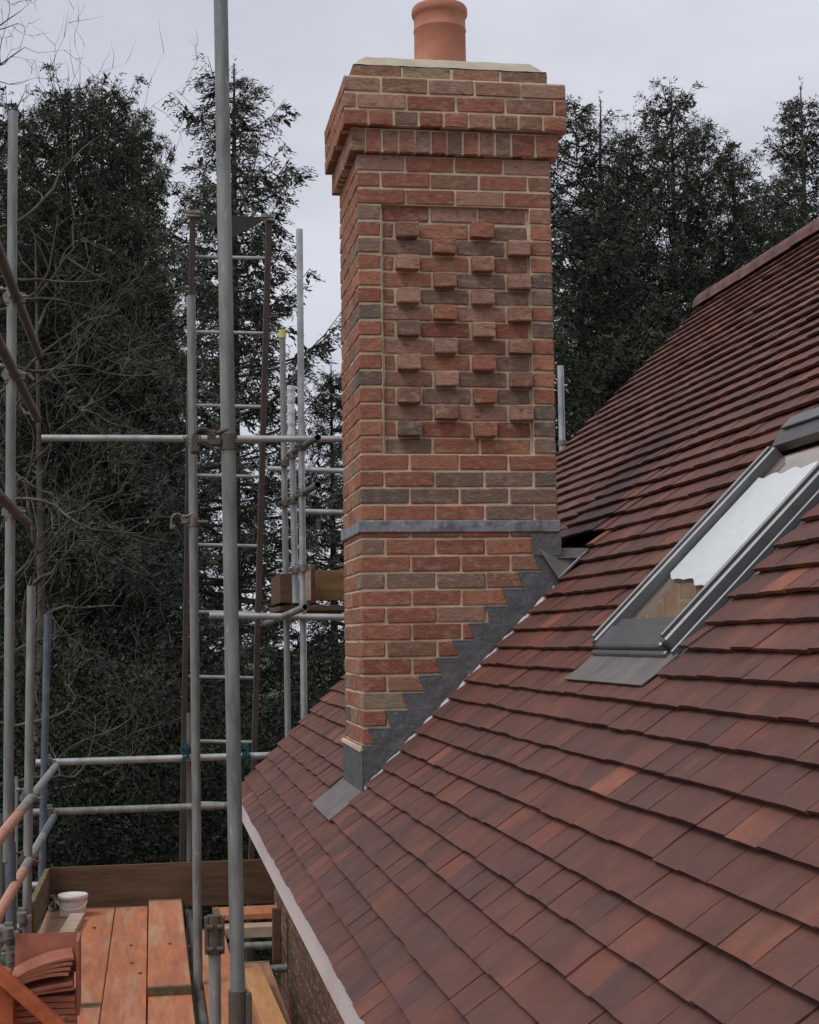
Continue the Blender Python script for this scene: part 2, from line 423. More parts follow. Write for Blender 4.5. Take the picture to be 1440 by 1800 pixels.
o = m.build('ridge_end', 'mortar'); o.parent = ridge; chain(o)

# ---- eaves: fascia, soffit, wall of bricks
ez = EX+ROOF0
m = MB(); m.cbox((EX+0.055, (YF+YN)/2, ez-0.105), (0.010, (YF-0.06-YN)/2, 0.084), 0.003); m.build('fascia_board', 'fascia_white', house)
m = MB(); m.cbox((EX+0.16, (YF+YN)/2, ez-0.184), (0.094, (YF-0.10-YN)/2, 0.006), 0.002); m.build('soffit_board', 'fascia_white', house)
WX = EX+0.25
wall = MB(); wall.prism([(WX+0.012, YN, -5.6), (WX+0.012, YF-0.15, -5.6), (WX+0.012, YF-0.15, ez-0.17), (WX+0.012, YN, ez-0.17)], (0.25, 0, 0))
wall.prism([(WX+0.262, YF-0.15, -5.6), (RX+3.1, YF-0.15, -5.6), (RX+3.1, YF-0.15, ez-0.17), (RX, YF-0.15, RX+ROOF0-0.25), (WX+0.262, YF-0.15, ez-0.17)], (0, -0.25, 0))
wall = wall.build('wall', 'mortar', house)
m = MB(); rb = random.Random(3)
for k in range(26):
    z = ez-0.19-0.0375-k*0.075; yy = YF-0.17-(k % 2)*0.1125
    while yy > -4.2:
        f = rb.uniform(0.55, 1.0); c = rb.choice(((0.22, 0.10, 0.07), (0.18, 0.12, 0.085), (0.15, 0.10, 0.08)))
        m.cbox((WX+0.0545, yy-0.1075, z), (0.05125, 0.1075, 0.0325), 0.004, None, tuple(q*f for q in c), 0.0015, rb); yy -= 0.225
o = m.build('wall_bricks', 'brick_mass', None, True); o.parent = wall; chain(o); o['kind'] = 'stuff'

# ---- roof window
def rbox(mb_, s0, s1, t0, t1, n0, n1, e=0.004):
    R0 = Matrix(((C45, 0, -C45), (0, 1, 0), (C45, 0, C45)))
    mb_.cbox(RP((s0+s1)/2, (t0+t1)/2, (n0+n1)/2), ((s1-s0)/2, (t1-t0)/2, (n1-n0)/2), e, R0)
a0, a1, b0, b1 = SKY
win = MB(); rbox(win, a0, a1, b0, b1, -0.12, -0.02); rw = win.build('roof_window', 'frame_grey', house)
rw['label'] = 'slim dark grey roof window set into the tiles'
def sub(mbx, name, m_, parent):
    o = mbx.build(name, m_); o.parent = parent; chain(o); return o
for (p, q) in ((b1-0.050, b1), (b0, b0+0.050)):
    m = MB(); rbox(m, a0, a1-0.06, p, q, -0.03, 0.040, 0.006); sub(m, 'side_cover', 'frame_grey', rw)
    m = MB(); w_ = 0.016; c_ = p+0.012 if p > (b0+b1)/2 else q-0.028
    rbox(m, a0+0.01, a1-0.07, c_, c_+w_, 0.040, 0.052, 0.004); sub(m, 'sash_rail', 'frame_grey', rw)
m = MB(); rbox(m, a0-0.012, a0+0.085, b0+0.052, b1-0.052, -0.03, 0.030, 0.006); sub(m, 'bottom_cover', 'frame_grey', rw)
m = MB(); rbox(m, a0+0.087, a0+0.125, b0+0.052, b1-0.052, -0.03, 0.020, 0.004); sub(m, 'glazing_bead', 'frame_grey', rw)
m = MB(); rbox(m, a0-0.030, a0-0.013, b0+0.006, b1-0.006, -0.035, 0.012, 0.003); sub(m, 'bottom_lip', 'frame_grey', rw)
m = MB()
m.prism([RP(a1-0.045, b0-0.012, 0.000), RP(a1-0.048, b0-0.012, 0.034), RP(a1+0.02, b0-0.012, 0.052), RP(a1+0.05, b0-0.012, 0.048), RP(a1+0.06, b0-0.012, 0.0)], (0, b1-b0+0.024, 0))
sub(m, 'top_hood', 'frame_grey', rw)
m = MB(); rbox(m, a1+0.01, a1+0.07, b0+0.02, b1-0.02, 0.053, 0.062, 0.003); sub(m, 'hood_flashing', 'frame_grey', rw)
m = MB(); rbox(m, a0+0.126, a1-0.10, b0+0.0505, b1-0.0505, 0.004, 0.008, 0.001); sub(m, 'pane', 'window_glass', rw)
m = MB(); rbox(m, a0+0.10, a1-0.06, b0+0.052, b1-0.052, -0.019, -0.010, 0.001); sub(m, 'blind_board', 'ply', rw)
# pale area of the window, a thin white sheet with ragged ends on the glass
rf = random.Random(5); top, bot = [], []
t0, t1 = b0+0.0515, b1-0.072
for i in range(33):
    t = t0+(t1-t0)*i/32
    bot.append((1.105 + 0.085*(i/32)**1.5 + 0.010*math.sin(i*0.37+1)+0.005*math.sin(i*0.83)+rf.uniform(-0.0015, 0.0015), t)); top.append((1.655+0.008*math.sin(i*0.8)+rf.uniform(-.003, .003), t))
m = MB(); V = []; F = []
for nn in (0.0085, 0.0095):
    for q in bot: V.append(RP(q[0], q[1], nn))
    for q in top: V.append(RP(q[0], q[1], nn))
for i in range(32): F += [(66+i, 66+33+i, 66+34+i, 67+i), (i+1, 34+i, 33+i, i)]
for i in range(32): F += [(i, 66+i, 67+i, i+1), (33+i, 34+i, 100+i, 99+i)]
m.add(V, F); sub(m, 'pale_sheet', 'sheet_white', rw)
# lead apron below, side gutters
m = MB(); m.prism([RP(a0-0.155, b0-0.06, 0.010), RP(a0-0.155, b0-0.06, 0.015), RP(a0-0.10, b0-0.06, 0.004), RP(a0-0.012, b0-0.06, -0.004), RP(a0-0.012, b0-0.06, -0.012)], (0, b1-b0+0.068, 0)); sub(m, 'apron', 'lead_dull', rw)
m = MB(); rbox(m, a0-0.02, a1+0.1, b0-0.075, b0-0.002, -0.030, -0.012, 0.003); sub(m, 'side_flashing', 'frame_grey', rw)
m = MB(); rbox(m, a0-0.02, a1+0.1, b0-0.045, b0-0.030, -0.012, 0.012, 0.003); sub(m, 'side_upstand', 'frame_grey', rw)

# =================================================================== CHIMNEY
chim = empty('chimney', (0.445, 0.33, -1.2), 'tall new red brick chimney with corbelled top and projecting brick diamond pattern', 'chimney')
def tomesh(o): return place(o, chim)
core = MB(); g_ = 0.0048
# shaft core with recessed panel
PX0, PX1, PZ0, PZ1, REC = 0.1075, 0.7860, 0.30, 1.425, 0.024
core.prism([(g_, g_, -1.75), (CHW-g_, g_, -1.75), (CHW-g_, g_, PZ0), (g_, g_, PZ0)], (0, CHD-2*g_, 0))
core.prism([(g_, REC+g_, PZ0), (CHW-g_, REC+g_, PZ0), (CHW-g_, REC+g_, PZ1), (g_, REC+g_, PZ1)], (0, CHD-REC-2*g_, 0))
core.prism([(g_, g_, PZ0), (PX0-0.001, g_, PZ0), (PX0-0.001, g_, PZ1), (g_, g_, PZ1)], (0, REC, 0))
core.prism([(PX1+0.001, g_, PZ0), (CHW-g_, g_, PZ0), (CHW-g_, g_, PZ1), (PX1+0.001, g_, PZ1)], (0, REC, 0))
core.prism([(g_, g_, PZ1), (CHW-g_, g_, PZ1), (CHW-g_, g_, 1.65), (g_, g_, 1.65)], (0, CHD-2*g_, 0))
O1, O2 = 0.031, 0.064
core.prism([(-O1+g_, -O1+g_, 1.655), (CHW+O1-g_, -O1+g_, 1.655), (CHW+O1-g_, -O1+g_, 1.7625), (-O1+g_, -O1+g_, 1.7625)], (0, CHD+2*O1-2*g_, 0))
core.prism([(-O2+g_, -O2+g_, 1.768), (CHW+O2-g_, -O2+g_, 1.768), (CHW+O2-g_, -O2+g_, 1.984), (-O2+g_, -O2+g_, 1.984)], (0, CHD+2*O2-2*g_, 0))
core.prism([(-0.009, -0.005, 1.984), (CHW-0.011, -0.005, 1.984), (CHW-0.011, -0.005, 2.056), (-0.009, -0.005, 2.056)], (0, CHD-0.01, 0))
tomesh(core.build('mortar_core', 'mortar'))

RED, ORG, BRN, GRY, DRK, PAL = (0.270, 0.108, 0.072), (0.315, 0.138, 0.086), (0.250, 0.132, 0.090), (0.205, 0.136, 0.102), (0.148, 0.112, 0.096), (0.315, 0.178, 0.132)
TAN = (0.24, 0.185, 0.125)
bricks = []                            # (centre, half size, colour, weight)
rbk = random.Random(21)
def bcol(bias=None, g=1.16):
    if bias: c = bias
    else:
        k = rbk.random()
        c = RED if k < .42 else ORG if k < .60 else BRN if k < .78 else GRY if k < .87 else PAL if k < .95 else DRK
    f = rbk.uniform(0.86, 1.14)*g; return tuple(q*f for q in c)
def brick(x0, x1, y0, y1, z0, z1, face, col=None, vis=1.0):
    w = ((x1-x0) if face == 'f' else (y1-y0)*0.32)*(z1-z0)*vis if face in 'fl' else 0
    bricks.append((Vector(((x0+x1)/2, (y0+y1)/2, (z0+z1)/2)), Vector(((x1-x0)/2, (y1-y0)/2, (z1-z0)/2)), bcol(col), w))
J = 0.010; BH = 0.1025; BLN = 0.215; HZ = 0.065
def side_run(d0, d1, start_header):
    out = []; y = d0
    if start_header: out.append((y, y+BH)); y += BH+J
    while y < d1-0.03:
        e = min(y+BLN, d1); 
        if d1-e < 0.05: e = d1
        out.append((y, e)); y = e+J
    return out
def roofz(x): return x+ROOF0
special = {}
def course(z, even, x0, x1, y0, y1, front=None, colors=None, low=False):
    """full ring of bricks at height z; even: stretchers start the front, odd: header first."""
    zz0, zz1 = z+0.005, z+0.070
    if front is None: front = side_run(x0, x1, not even)
    for i, (a, b) in enumerate(front):
        if low and roofz(a)-0.05 > zz1: continue
        d = BH if not (i in (0, len(front)-1) and (b-a) < 0.11 and False) else BLN
        brick(a, b, y0, y0+(BLN if (not even and i == 0 and (b-a) < .11) else BH), zz0, zz1, 'f', colors[i] if colors and i < len(colors) else None)
    # left face
    first = y0+BH+J if even else y0+BLN+J
    y = first
    while y < y1-0.03:
        e = min(y+BLN, y1); e = y1 if y1-e < 0.05 else e
        if not (low and roofz(x0)-0.12 > zz1): brick(x0, x0+BH, y, e, zz0, zz1, 'l')
        y = e+J
    # right face and back
    y = y0+BH+J
    while y < y1-0.03:
        e = min(y+BLN, y1); brick(x1-BH, x1, y, e, zz0, zz1, 'r'); y = e+J
    x = x0+BH+J
    while x < x1-BH-J-0.03:
        e = min(x+BLN, x1-BH-J); brick(x, e, y1-BH, y1, zz0, zz1, 'b'); x = e+J
def stretch4(x0=0.0, x1=CHW):
    w = (x1-x0-3*J)/4; return [(x0+i*(w+J), x0+i*(w+J)+w) for i in range(4)]
def head3(x0=0.0, x1=CHW):
    w = (x1-x0-2*BH-4*J)/3; out = [(x0, x0+BH)]; x = x0+BH+J
    for i in range(3): out.append((x, x+w)); x += w+J
    out.append((x1-BH, x1)); return out
# lower stack, below the lead tray
lowc = {1: [GRY, ORG, RED, ORG, ORG], 2: [RED, RED, RED, BRN], 3: [GRY, GRY, GRY, BRN, RED], 4: [RED, RED, ORG, RED], 5: [RED, RED, PAL, ORG, RED], 6: [RED, RED, RED, RED],
        7: [ORG, BRN, RED, RED, RED], 8: [RED, RED, RED], 9: [RED, BRN, RED], 10: [TAN, TAN, RED], 11: [RED, RED], 12: [RED, RED], 13: [ORG, ORG]}
for k in range(0, 20):
    ev = (k % 2 == 0)
    fr = stretch4() if ev else head3()
    course(-0.075*(k+1), ev, 0, CHW, 0, CHD, fr, lowc.get(k), True)
# four courses under the panel
upc = {0: [ORG, RED, RED, GRY, BRN], 1: [DRK, GRY, GRY, GRY], 2: [RED, RED, GRY, GRY, DRK], 3: [RED, ORG, RED, RED]}
for k in range(4):
    ev = (k % 2 == 1); course(0.075*k, ev, 0, CHW, 0, CHD, stretch4() if ev else head3(), upc[k])
# panel, 15 courses
pl = [ORG, ORG, RED, ORG, DRK, RED, ORG, RED, DRK, RED, ORG, ORG, GRY, RED, GRY]
pr = [GRY, DRK, DRK, RED, ORG, ORG, RED, DRK, RED, GRY, DRK, ORG, RED, ORG, BRN]
for k in range(15):
    z = PZ0+0.075*k; a, b = z+0.005, z+0.070; ev = (k % 2 == 0)
    brick(0, BH, 0, BLN if not ev else BH, a, b, 'f', pl[k]); brick(CHW-0.099, CHW, 0, BH, a, b, 'f', pr[k])
    y = (BH if ev else BLN)+J
    while y < CHD-0.03:
        e = min(y+BLN, CHD); e = CHD if CHD-e < 0.05 else e
        brick(0, BH, y, e, a, b, 'l', pl[k] if rbk.random() < .25 else None); brick(CHW-BH, CHW, y, e, a, b, 'r'); y = e+J
    x = BH+J
    while x < CHW-BH-J-0.03: e = min(x+BLN, CHW-BH-J); brick(x, e, CHD-BH, CHD, a, b, 'b'); x = e+J
    f0, f1 = REC, REC+BH
    def pb(x0, x1, proj=False, c=None):
        if proj: brick(x0, x1, REC-0.046, f1, a-0.001, b, 'f', c or rbk.choice((RED, ORG, PAL, BRN, PAL)))
        else: brick(x0, x1, f0, f1, a, b, 'f', c)
    if k in (0, 14):
        if k == 14: pb(0.118, 0.325); pb(0.337, 0.548); pb(0.558, 0.772)
        else: pb(0.118, 0.325, c=GRY); pb(0.337, 0.540, c=RED); pb(0.550, 0.775, c=ORG)
    elif k % 2 == 1:       # A course: headers at 0.174 and 0.517
        pb(0.118, 0.163, c=rbk.choice((ORG, BRN))); pb(0.1735, 0.276, True, {1: DRK, 7: GRY}.get(k)); pb(0.286, 0.505, c=rbk.choice((RED, ORG, BRN, GRY)))
        pb(0.515, 0.6175, True); pb(0.6275, 0.778, c=rbk.choice((RED, GRY, BRN)))
    else:                  # B course: headers at 0.341 and 0.685
        pb(0.118, 0.331, c=rbk.choice((RED, GRY, ORG, PAL, DRK))); pb(0.341, 0.4435, True); pb(0.4535, 0.672, c=rbk.choice((RED, GRY, BRN, PAL)))
        pb(0.684, 0.786, True)
# three courses over the panel
course(1.425, True, 0, CHW, 0, CHD, stretch4(), [RED, RED, PAL, RED])
course(1.500, False, 0, CHW, 0, CHD, head3(), [RED, RED, BRN, RED, BRN])
course(1.575, True, 0, CHW, 0, CHD, stretch4(), [PAL, RED, RED, PAL])
# bricks on edge
a, b = 1.655, 1.7575; n_ = 12; xs = -O1; cols = [BRN, RED, BRN, BRN, GRY, RED, GRY, RED, BRN, GRY, RED, RED]
tot = CHW+2*O1; ws = [0.0655]*10+[0.1025, 0.1025]; gp = (tot-sum(ws))/11
for i, w in enumerate(ws):
    brick(xs, xs+w, -O1, 0.18, a, b, 'f', cols[i]); xs += w+gp
y = 0.19
while y < CHD+O1-0.03: e = min(y+0.0655, CHD+O1); brick(-O1, 0.17, y, e, a, b, 'l'); brick(CHW-0.17, CHW+O1, y, e, a, b, 'r'); y = e+0.0115
x = -O1+0.21
while x < CHW-0.2: brick(x, x+0.0655, CHD-0.17, CHD+O1, a, b, 'b'); x += 0.077
# oversailing courses
hd = []; x = -O2; wH = (CHW+2*O2-8*J)/9
for i in range(9): hd.append((x, x+wH)); x += wH+J
course(1.7625, True, -O2, CHW+O2, -O2, CHD+O2, hd, [RED, RED, GRY, RED, RED, BRN, BRN, BRN, RED])
cA = [(-O2, -O2+0.052)]; x = -O2+0.062; wA = (CHW+2*O2-0.062-0.062-3*J)/4
for i in range(4): cA.append((x, x+wA)); x += wA+J
cA.append((x, CHW+O2))
course(1.8375, True, -O2, CHW+O2, -O2, CHD+O2, cA, [BRN, PAL, RED, RED, BRN, RED])
cB = [(-O2, 0.10)]; x = 0.11; wB = (CHW+O2-0.11-3*J)/4
for i in range(4): cB.append((x, x+wB)); x += wB+J
course(1.9125, True, -O2, CHW+O2, -O2, CHD+O2, cB, [PAL, BRN, PAL, BRN, PAL])
course(1.9875, True, -0.012, CHW-0.008, -0.008, CHD-0.01, stretch4(-0.012, CHW-0.008), [BRN, TAN, BRN, GRY])

bricks.sort(key=lambda q: -q[3])
bcache = {}
def brick_mesh(h, v):
    key = (round(h.x, 3), round(h.y, 3), round(h.z, 3), v)
    if key not in bcache:
        m = MB(); m.cbox((0, 0, 0), h+Vector((0.0, 0.0004, 0.0003)), 0.0042, None, None, 0.0026, random.Random(hash(key) & 0xffff)); bcache[key] = m.mesh('brick', 'brick_single')
    return bcache[key]
mass = MB()
for i, (c, h, col, w) in enumerate(bricks):
    off = Vector((rbk.uniform(-.001, .001), rbk.uniform(-.0018, .0012), rbk.uniform(-.0012, .0012)))
    if i < 300 and w > 0:
        o = link('brick', brick_mesh(h, rbk.randrange(3))); o.color = (*col, 1); o.location = c+off
        o.rotation_euler = (rbk.gauss(0, .004), rbk.gauss(0, .006), rbk.gauss(0, .004)); place(o, chim)
    else: mass.cbox(c+off, h, 0.0042, None, col, 0.0026, rbk)
o = tomesh(mass.build('brickwork', 'brick_mass', None, True)); o['kind'] = 'stuff'

# cement flaunching and pot
m = MB(); V = []; F = []; nx, ny = 28, 22
for j in range(ny+1):
    for i in range(nx+1):
        u, v = i/nx, j/ny; e = min(1, (1-abs(2*u-1))*7)*min(1, (1-abs(2*v-1))*6); e = e**0.6
        V.append((-0.013+u*(CHW+0.004), -0.009+v*(CHD), 2.060+0.058*e+rbk.uniform(-.0015, .0015)))
for j in range(ny):
    for i in range(nx): q = j*(nx+1)+i; F.append((q, q+1, q+nx+2, q+nx+1))
m.add(V, F, None, True)
o = tomesh(m.build('cement_flaunching', 'cement'))
m = MB(); m.cbox((CHW/2, -0.032, 1.9885), (CHW/2+O2-0.004, 0.020, 0.003), 0.002); m.cbox((-0.028, CHD/2, 1.9885), (0.026, CHD/2+0.05, 0.003), 0.002)
tomesh(m.build('mortar_weathering', 'mortar'))
pc = P(774, 110, 0.335)
pot = MB(); B0 = 2.105
pot.lathe((pc.x, 0.335, 0), [(0.1235, B0), (0.1230, B0+0.12), (0.1225, B0+0.252), (0.1255, B0+0.256), (0.1255, B0+0.262), (0.1225, B0+0.266), (0.1225, B0+0.318),
    (0.126, B0+0.324), (0.1315, B0+0.332), (0.1335, B0+0.344), (0.1325, B0+0.362), (0.127, B0+0.372), (0.118, B0+0.376), (0.107, B0+0.373), (0.102, B0+0.36), (0.100, B0+0.1), (0.100, B0)], 56)
tomesh(pot.build('chimney_pot', 'pot_clay'))

# lead tray band, stepped flashing, apron, back gutter
m = MB(); e = 0.010
z0, z1 = -0.048, 0.003
for (xa, xb, ya, yb) in ((-e, CHW+e, -e, 0.002), (-e, 0.002, 0.0025, CHD+e), (CHW-0.002, CHW+e, 0.0025, CHD+e), (0.0025, CHW-0.0025, CHD-0.002, CHD+e)):
    nseg = 14; 
    m.cbox(((xa+xb)/2, (ya+yb)/2, (z0+z1)/2), ((xb-xa)/2, (yb-ya)/2, (z1-z0)/2), 0.006, None, None, 0.0015)
tomesh(m.build('lead_tray', 'lead_pale'))
def rl(x): return x+ROOF0-0.012
zt = -0.225
full = [(-0.006, rl(-0.006))] + [(CHW+0.006, rl(CHW+0.006))] + [(CHW+0.006, -0.15), (0.775, -0.15)]
ol = []
for k in range(0, 11):
    xl = 0.700-0.0758*k; zj = zt-0.075*k
    ol += [(xl+0.105, zj), (max(xl, -0.006), zj)]
full += ol
bmf = bmesh.new(); vv = [bmf.verts.new((x, -0.0045, z)) for (x, z) in full]
fc = bmf.faces.new(vv); ex = bmesh.ops.extrude_face_region(bmf, geom=[fc])
for q in ex['geom']:
    if isinstance(q, bmesh.types.BMVert): q.co.y -= 0.004
bmesh.ops.triangulate(bmf, faces=[f for f in bmf.faces if len(f.verts) > 4])
bmesh.ops.recalc_face_normals(bmf, faces=bmf.faces)
me = bpy.data.meshes.new('step_flashing'); bmf.to_mesh(me); me.materials.append(MATS['lead']); tomesh(link('step_flashing', me))
# dark upper turn-ins, bright folded edges of each step
for k in range(0, 11):
    xl = max(0.700-0.0758*k, 0.0); zj = zt-0.075*k; xr = 0.700-0.0758*k+0.105
    m = MB(); m.cbox(((xl+xr)/2, -0.0075, zj-0.0035), ((xr-xl)/2, 0.0025, 0.0022), 0.0012); tomesh(m.build('folded_edge', 'lead_pale'))
# mortar fillet where the flashing meets the tiles
m = MB(); nseg = 90; V = []; F = []
for i in range(nseg+1):
    x = 0.865*i/nseg; w = 0.010+0.004*math.sin(i*0.7)+rbk.uniform(-.002, .002)
    V += [(x, -0.0088, rl(x)-0.01), (x, -0.0105-w*0.45, rl(x)-0.002), (x, -0.0088, rl(x)+0.008+w)]
    if i: F += [(3*i-3, 3*i-2, 3*i+1, 3*i), (3*i-2, 3*i-1, 3*i+2, 3*i+1)]
m.add(V, F)
tomesh(m.build('mortar_fillet', 'fascia_white'))
# apron at the foot (left face) and its upstand
m = MB(); m.cbox((-0.0065, CHD/2+0.0, -1.13), (0.003, CHD/2+0.012, 0.135), 0.002); tomesh(m.build('apron_upstand', 'lead'))
m = MB()
R0 = Matrix(((C45, 0, -C45), (0, 1, 0), (C45, 0, C45)))
m.prism([RP(-0.205, -0.010, 0.012), RP(-0.205, -0.010, 0.017), RP(-0.12, -0.010, 0.004), RP(0.012, -0.010, -0.010), RP(0.012, -0.010, -0.018)], (0, 0.735, 0)); tomesh(m.build('apron', 'lead_dull'))
m = MB(); m.cbox((-0.011, CHD/2, -0.992), (0.006, CHD/2+0.008, 0.009), 0.004, None, None, 0.003)
tomesh(m.build('pointing', 'mortar'))
# back gutter
m = MB(); m.prism([(0.765, -0.016, -0.15), (0.765, -0.016, -0.062), (0.74, -0.016, -0.060), (CHW+0.010, -0.016, -0.060), (CHW+0.010, -0.016, -0.155), (0.80, -0.016, -0.155)], (0, 0.004, 0))
tomesh(m.build('corner_flashing', 'lead'))
m = MB()
tip = RP(*onroof(983, 1018, 0.012), 0.012); tr_ = RP(*onroof(1034, 968, 0.014), 0.014)
m.prism([P(946, 963, -0.017), tip, tr_, Vector((1.05, 0.03, -0.120)), Vector((CHW, 0.03, -0.150))], (0.003, 0.0, -0.004))
tomesh(m.build('gutter_saddle', 'lead_dull'))
m = MB(); m.cbox((0.98, 0.34, -0.165), (0.10, 0.36, 0.004), 0.002); tomesh(m.build('back_gutter', 'lead'))
m = MB(); m.tube(tip+Vector((0, 0, 0.004)), tr_+Vector((0, 0, 0.004)), 0.007, 8, False)
tomesh(m.build('saddle_welt', 'lead_pale'))

# =================================================================== SCAFFOLD
BZ = -2.29                                    # top of the boards
TR = 0.02415
scaf = empty('scaffold', (-1.1, 1.0, -5.6), 'grey steel tube scaffold standing along the eaves of the house', 'scaffold')
def tubepart(name, a, b, m_='galv', r=TR, hollow=True):
    m = MB(); m.tube(a, b, r, 16, hollow); return m.build(name, m_, scaf)
def coupler(c, d1, d2, m_='steel_clip', gap=0.05):
    """right angle coupler: two half-open bands, a body between, two bolts with nuts"""
    m = MB(); c = Vector(c); d1 = Vector(d1).normalized(); d2 = Vector(d2).normalized(); n = d1.cross(d2)
    if n.length < 0.1: n = d1.orthogonal()
    n.normalize()
    for (d, sg) in ((d1, -1), (d2, 1)):
        q = c + n*sg*gap/2
        m.tube(q-d*0.024, q+d*0.024, TR+0.006, 14, False)
        side = d.cross(n).normalized()
        m.cbox(q+side*0.040, (0.014, 0.014, 0.014), 0.003, Matrix((d, side, n)).transposed())
        m.tube(q+side*0.044-n*0.040, q+side*0.044+n*0.045, 0.006, 6, False); m.tube(q+side*0.044+n*0.030, q+side*0.044+n*0.044, 0.012, 6, False)
        m.cbox(q-side*0.036, (0.020, 0.010, 0.012), 0.003, Matrix((d, side, n)).transposed())
    m.cbox(c, (0.022, 0.022, 0.018), 0.003, Matrix((d1, n.cross(d1), n)).transposed())
    return m.build('coupler', m_, scaf)
ZV = Vector((0, 0, 1)); XV = Vector((1, 0, 0)); YV = Vector((0, 1, 0))
def standard(u0_, v0, u1_, v1, Y, m_='galv', zb=None, name='standard', r=TR):
    a, b = P(u0_, v0, Y), P(u1_, v1, Y)
    if zb is not None: b = a + (b-a)*((zb-a.z)/(b.z-a.z))
    tubepart(name, a, b, m_, r); return a, b
def on(ab, v, Y):                             # point of an upright seen at picture height v
    a, b = ab; q = P(400, v, Y); return a + (b-a)*((q.z-a.z)/(b.z-a.z))
# inner row
YA, YB, YC = -1.62, 1.70, 4.30
A = standard(387, -60, 418, 1742, YA, 'galv', -5.6)
q = on(A, 1742, YA); m = MB(); m.tube(q, q-ZV*0.28, TR+0.0065, 16, False); m.cbox(q-ZV*0.14+Vector((0.034, -0.012, 0)), (0.010, 0.016, 0.135), 0.004); m.build('sleeve', 'rusty', scaf)
Bp = standard(336, 520, 347.5, 1640, YB, 'galv', -5.6)
Cp = standard(334, 1253, 334, 1640, YC, 'galv_dull', -5.6)
# sawn-off post with rusty sleeve
a = P(377, 1625, -0.5); b = Vector((a.x+0.01, a.y, -5.6)); tubepart('standard', a, b, 'galv')
m = MB(); m.tube(a-ZV*0.115, a+ZV*0.035, TR+0.006, 14, False)
for s_ in (-1, 1):
    m.cbox(a-ZV*0.04+Vector((s_*0.031, -0.005, 0)), (0.008, 0.018, 0.072), 0.003)
    for z_ in (-0.09, -0.005): m.tube(a+Vector((0.02*s_-0.012, -0.035, z_)), a+Vector((0.02*s_+0.012, -0.035, z_)), 0.011, 6, False)
m.build('sleeve', 'rusty', scaf)
# outer row
YD, YE, YFp = 1.05, 1.95, 4.15
D = standard(23, 196, 14.5, 1420, YD, 'galv', P(14, 1515, YD).z)
D2 = standard(18, 1480, 20, 1640, YD, 'tube_blue', -5.6, r=TR+0.002)
Ep = standard(55.5, 1030, 47, 1640, YE, 'galv', -5.6)
Fp = standard(84, 1080, 73, 1560, YFp, 'tube_blue', -5.6)
standard(29, 1365, 28, 1600, 9.5, 'galv', -5.6, r=0.017)
standard(2, 1430, 2, 1600, 3.0, 'galv_dull', -5.6)
# rails along the platform edge (run towards the camera)
def yrail(u, v, Y, y_end, m_='galv', name='guard_rail', dx=0, dz=0):
    a = P(u, v, Y); b = Vector((a.x+dx, y_end, a.z+dz)); tubepart(name, a, b, m_); return a, b
r1 = yrail(98, 1347, 4.16, -3.5, 'galv'); r2 = yrail(94, 1437, 4.10, -3.5, 'galv')
u_ = yrail(68, 622, 2.60, -3.5, 'galv_dull'); u2_ = yrail(66, 736, 2.60, -3.5, 'galv_dull'); u3_ = yrail(48, 919, 1.75, -3.5, 'galv_dull')
for (a, b), ys in ((r1, 1.15), (r2, 1.55)):
    t = (ys-a.y)/(b.y-a.y); q = a+(b-a)*t; t2 = (-3.4-a.y)/(b.y-a.y)
    tubepart('painted_section', q, a+(b-a)*t2, 'tube_salmon', TR+0.0012)
a, b = r2; tubepart('painted_section', a-YV*0.06, a-YV*1.05, 'tube_blue', TR+0.001)
for (rr, st, Y, mm) in ((r1, Ep, YE, 'steel_clip'), (r2, Ep, YE, 'rusty'), (u_, D, YD, 'steel_clip'), (u2_, D, YD, 'steel_clip'), (u3_, D, YD, 'steel_clip')):
    zc = rr[0].z; p0, p1 = st; q = p0+(p1-p0)*((zc-p0.z)/(p1.z-p0.z)); 
    coupler((q+Vector((rr[0].x, Y, zc)))/2, ZV, YV, mm)
# rails across the gable end
YG = 4.25
e1 = (P(63, 1341, YG), P(475, 1328, YG)); e2 = (P(55, 1428, YG), P(410, 1416, YG)); e3 = (P(73, 770, YG+0.05), P(640, 772, YG+0.05)); e4 = (P(368, 1082, YG+0.10), P(640, 1086, YG+0.10))
for (a, b), mm in ((e1, 'galv_bright'), (e2, 'galv'), (e3, 'galv_bright'), (e4, 'galv_bright')):
    tubepart('end_rail', a, b+(b-a).normalized()*0.3, mm)
for (u, v, mm) in ((84, 1339, 'steel_clip'), (86, 1427, 'steel_clip')): coupler(P(u, v, YG-0.04), XV, ZV, mm)
tubepart('transom', P(55, 1557, 4.0), P(85, 1556, 4.0), 'galv_bright'); tubepart('transom', P(-30, 1633, 2.0), P(40, 1632, 2.0)); tubepart('transom', P(-20, 1652, 1.3), P(36, 1650, 1.3))
for (u, v, Y) in ((38, 1612, 1.9), (20, 1680, 1.0), (14, 1640, 1.0)): coupler(P(u, v, Y), XV, ZV)
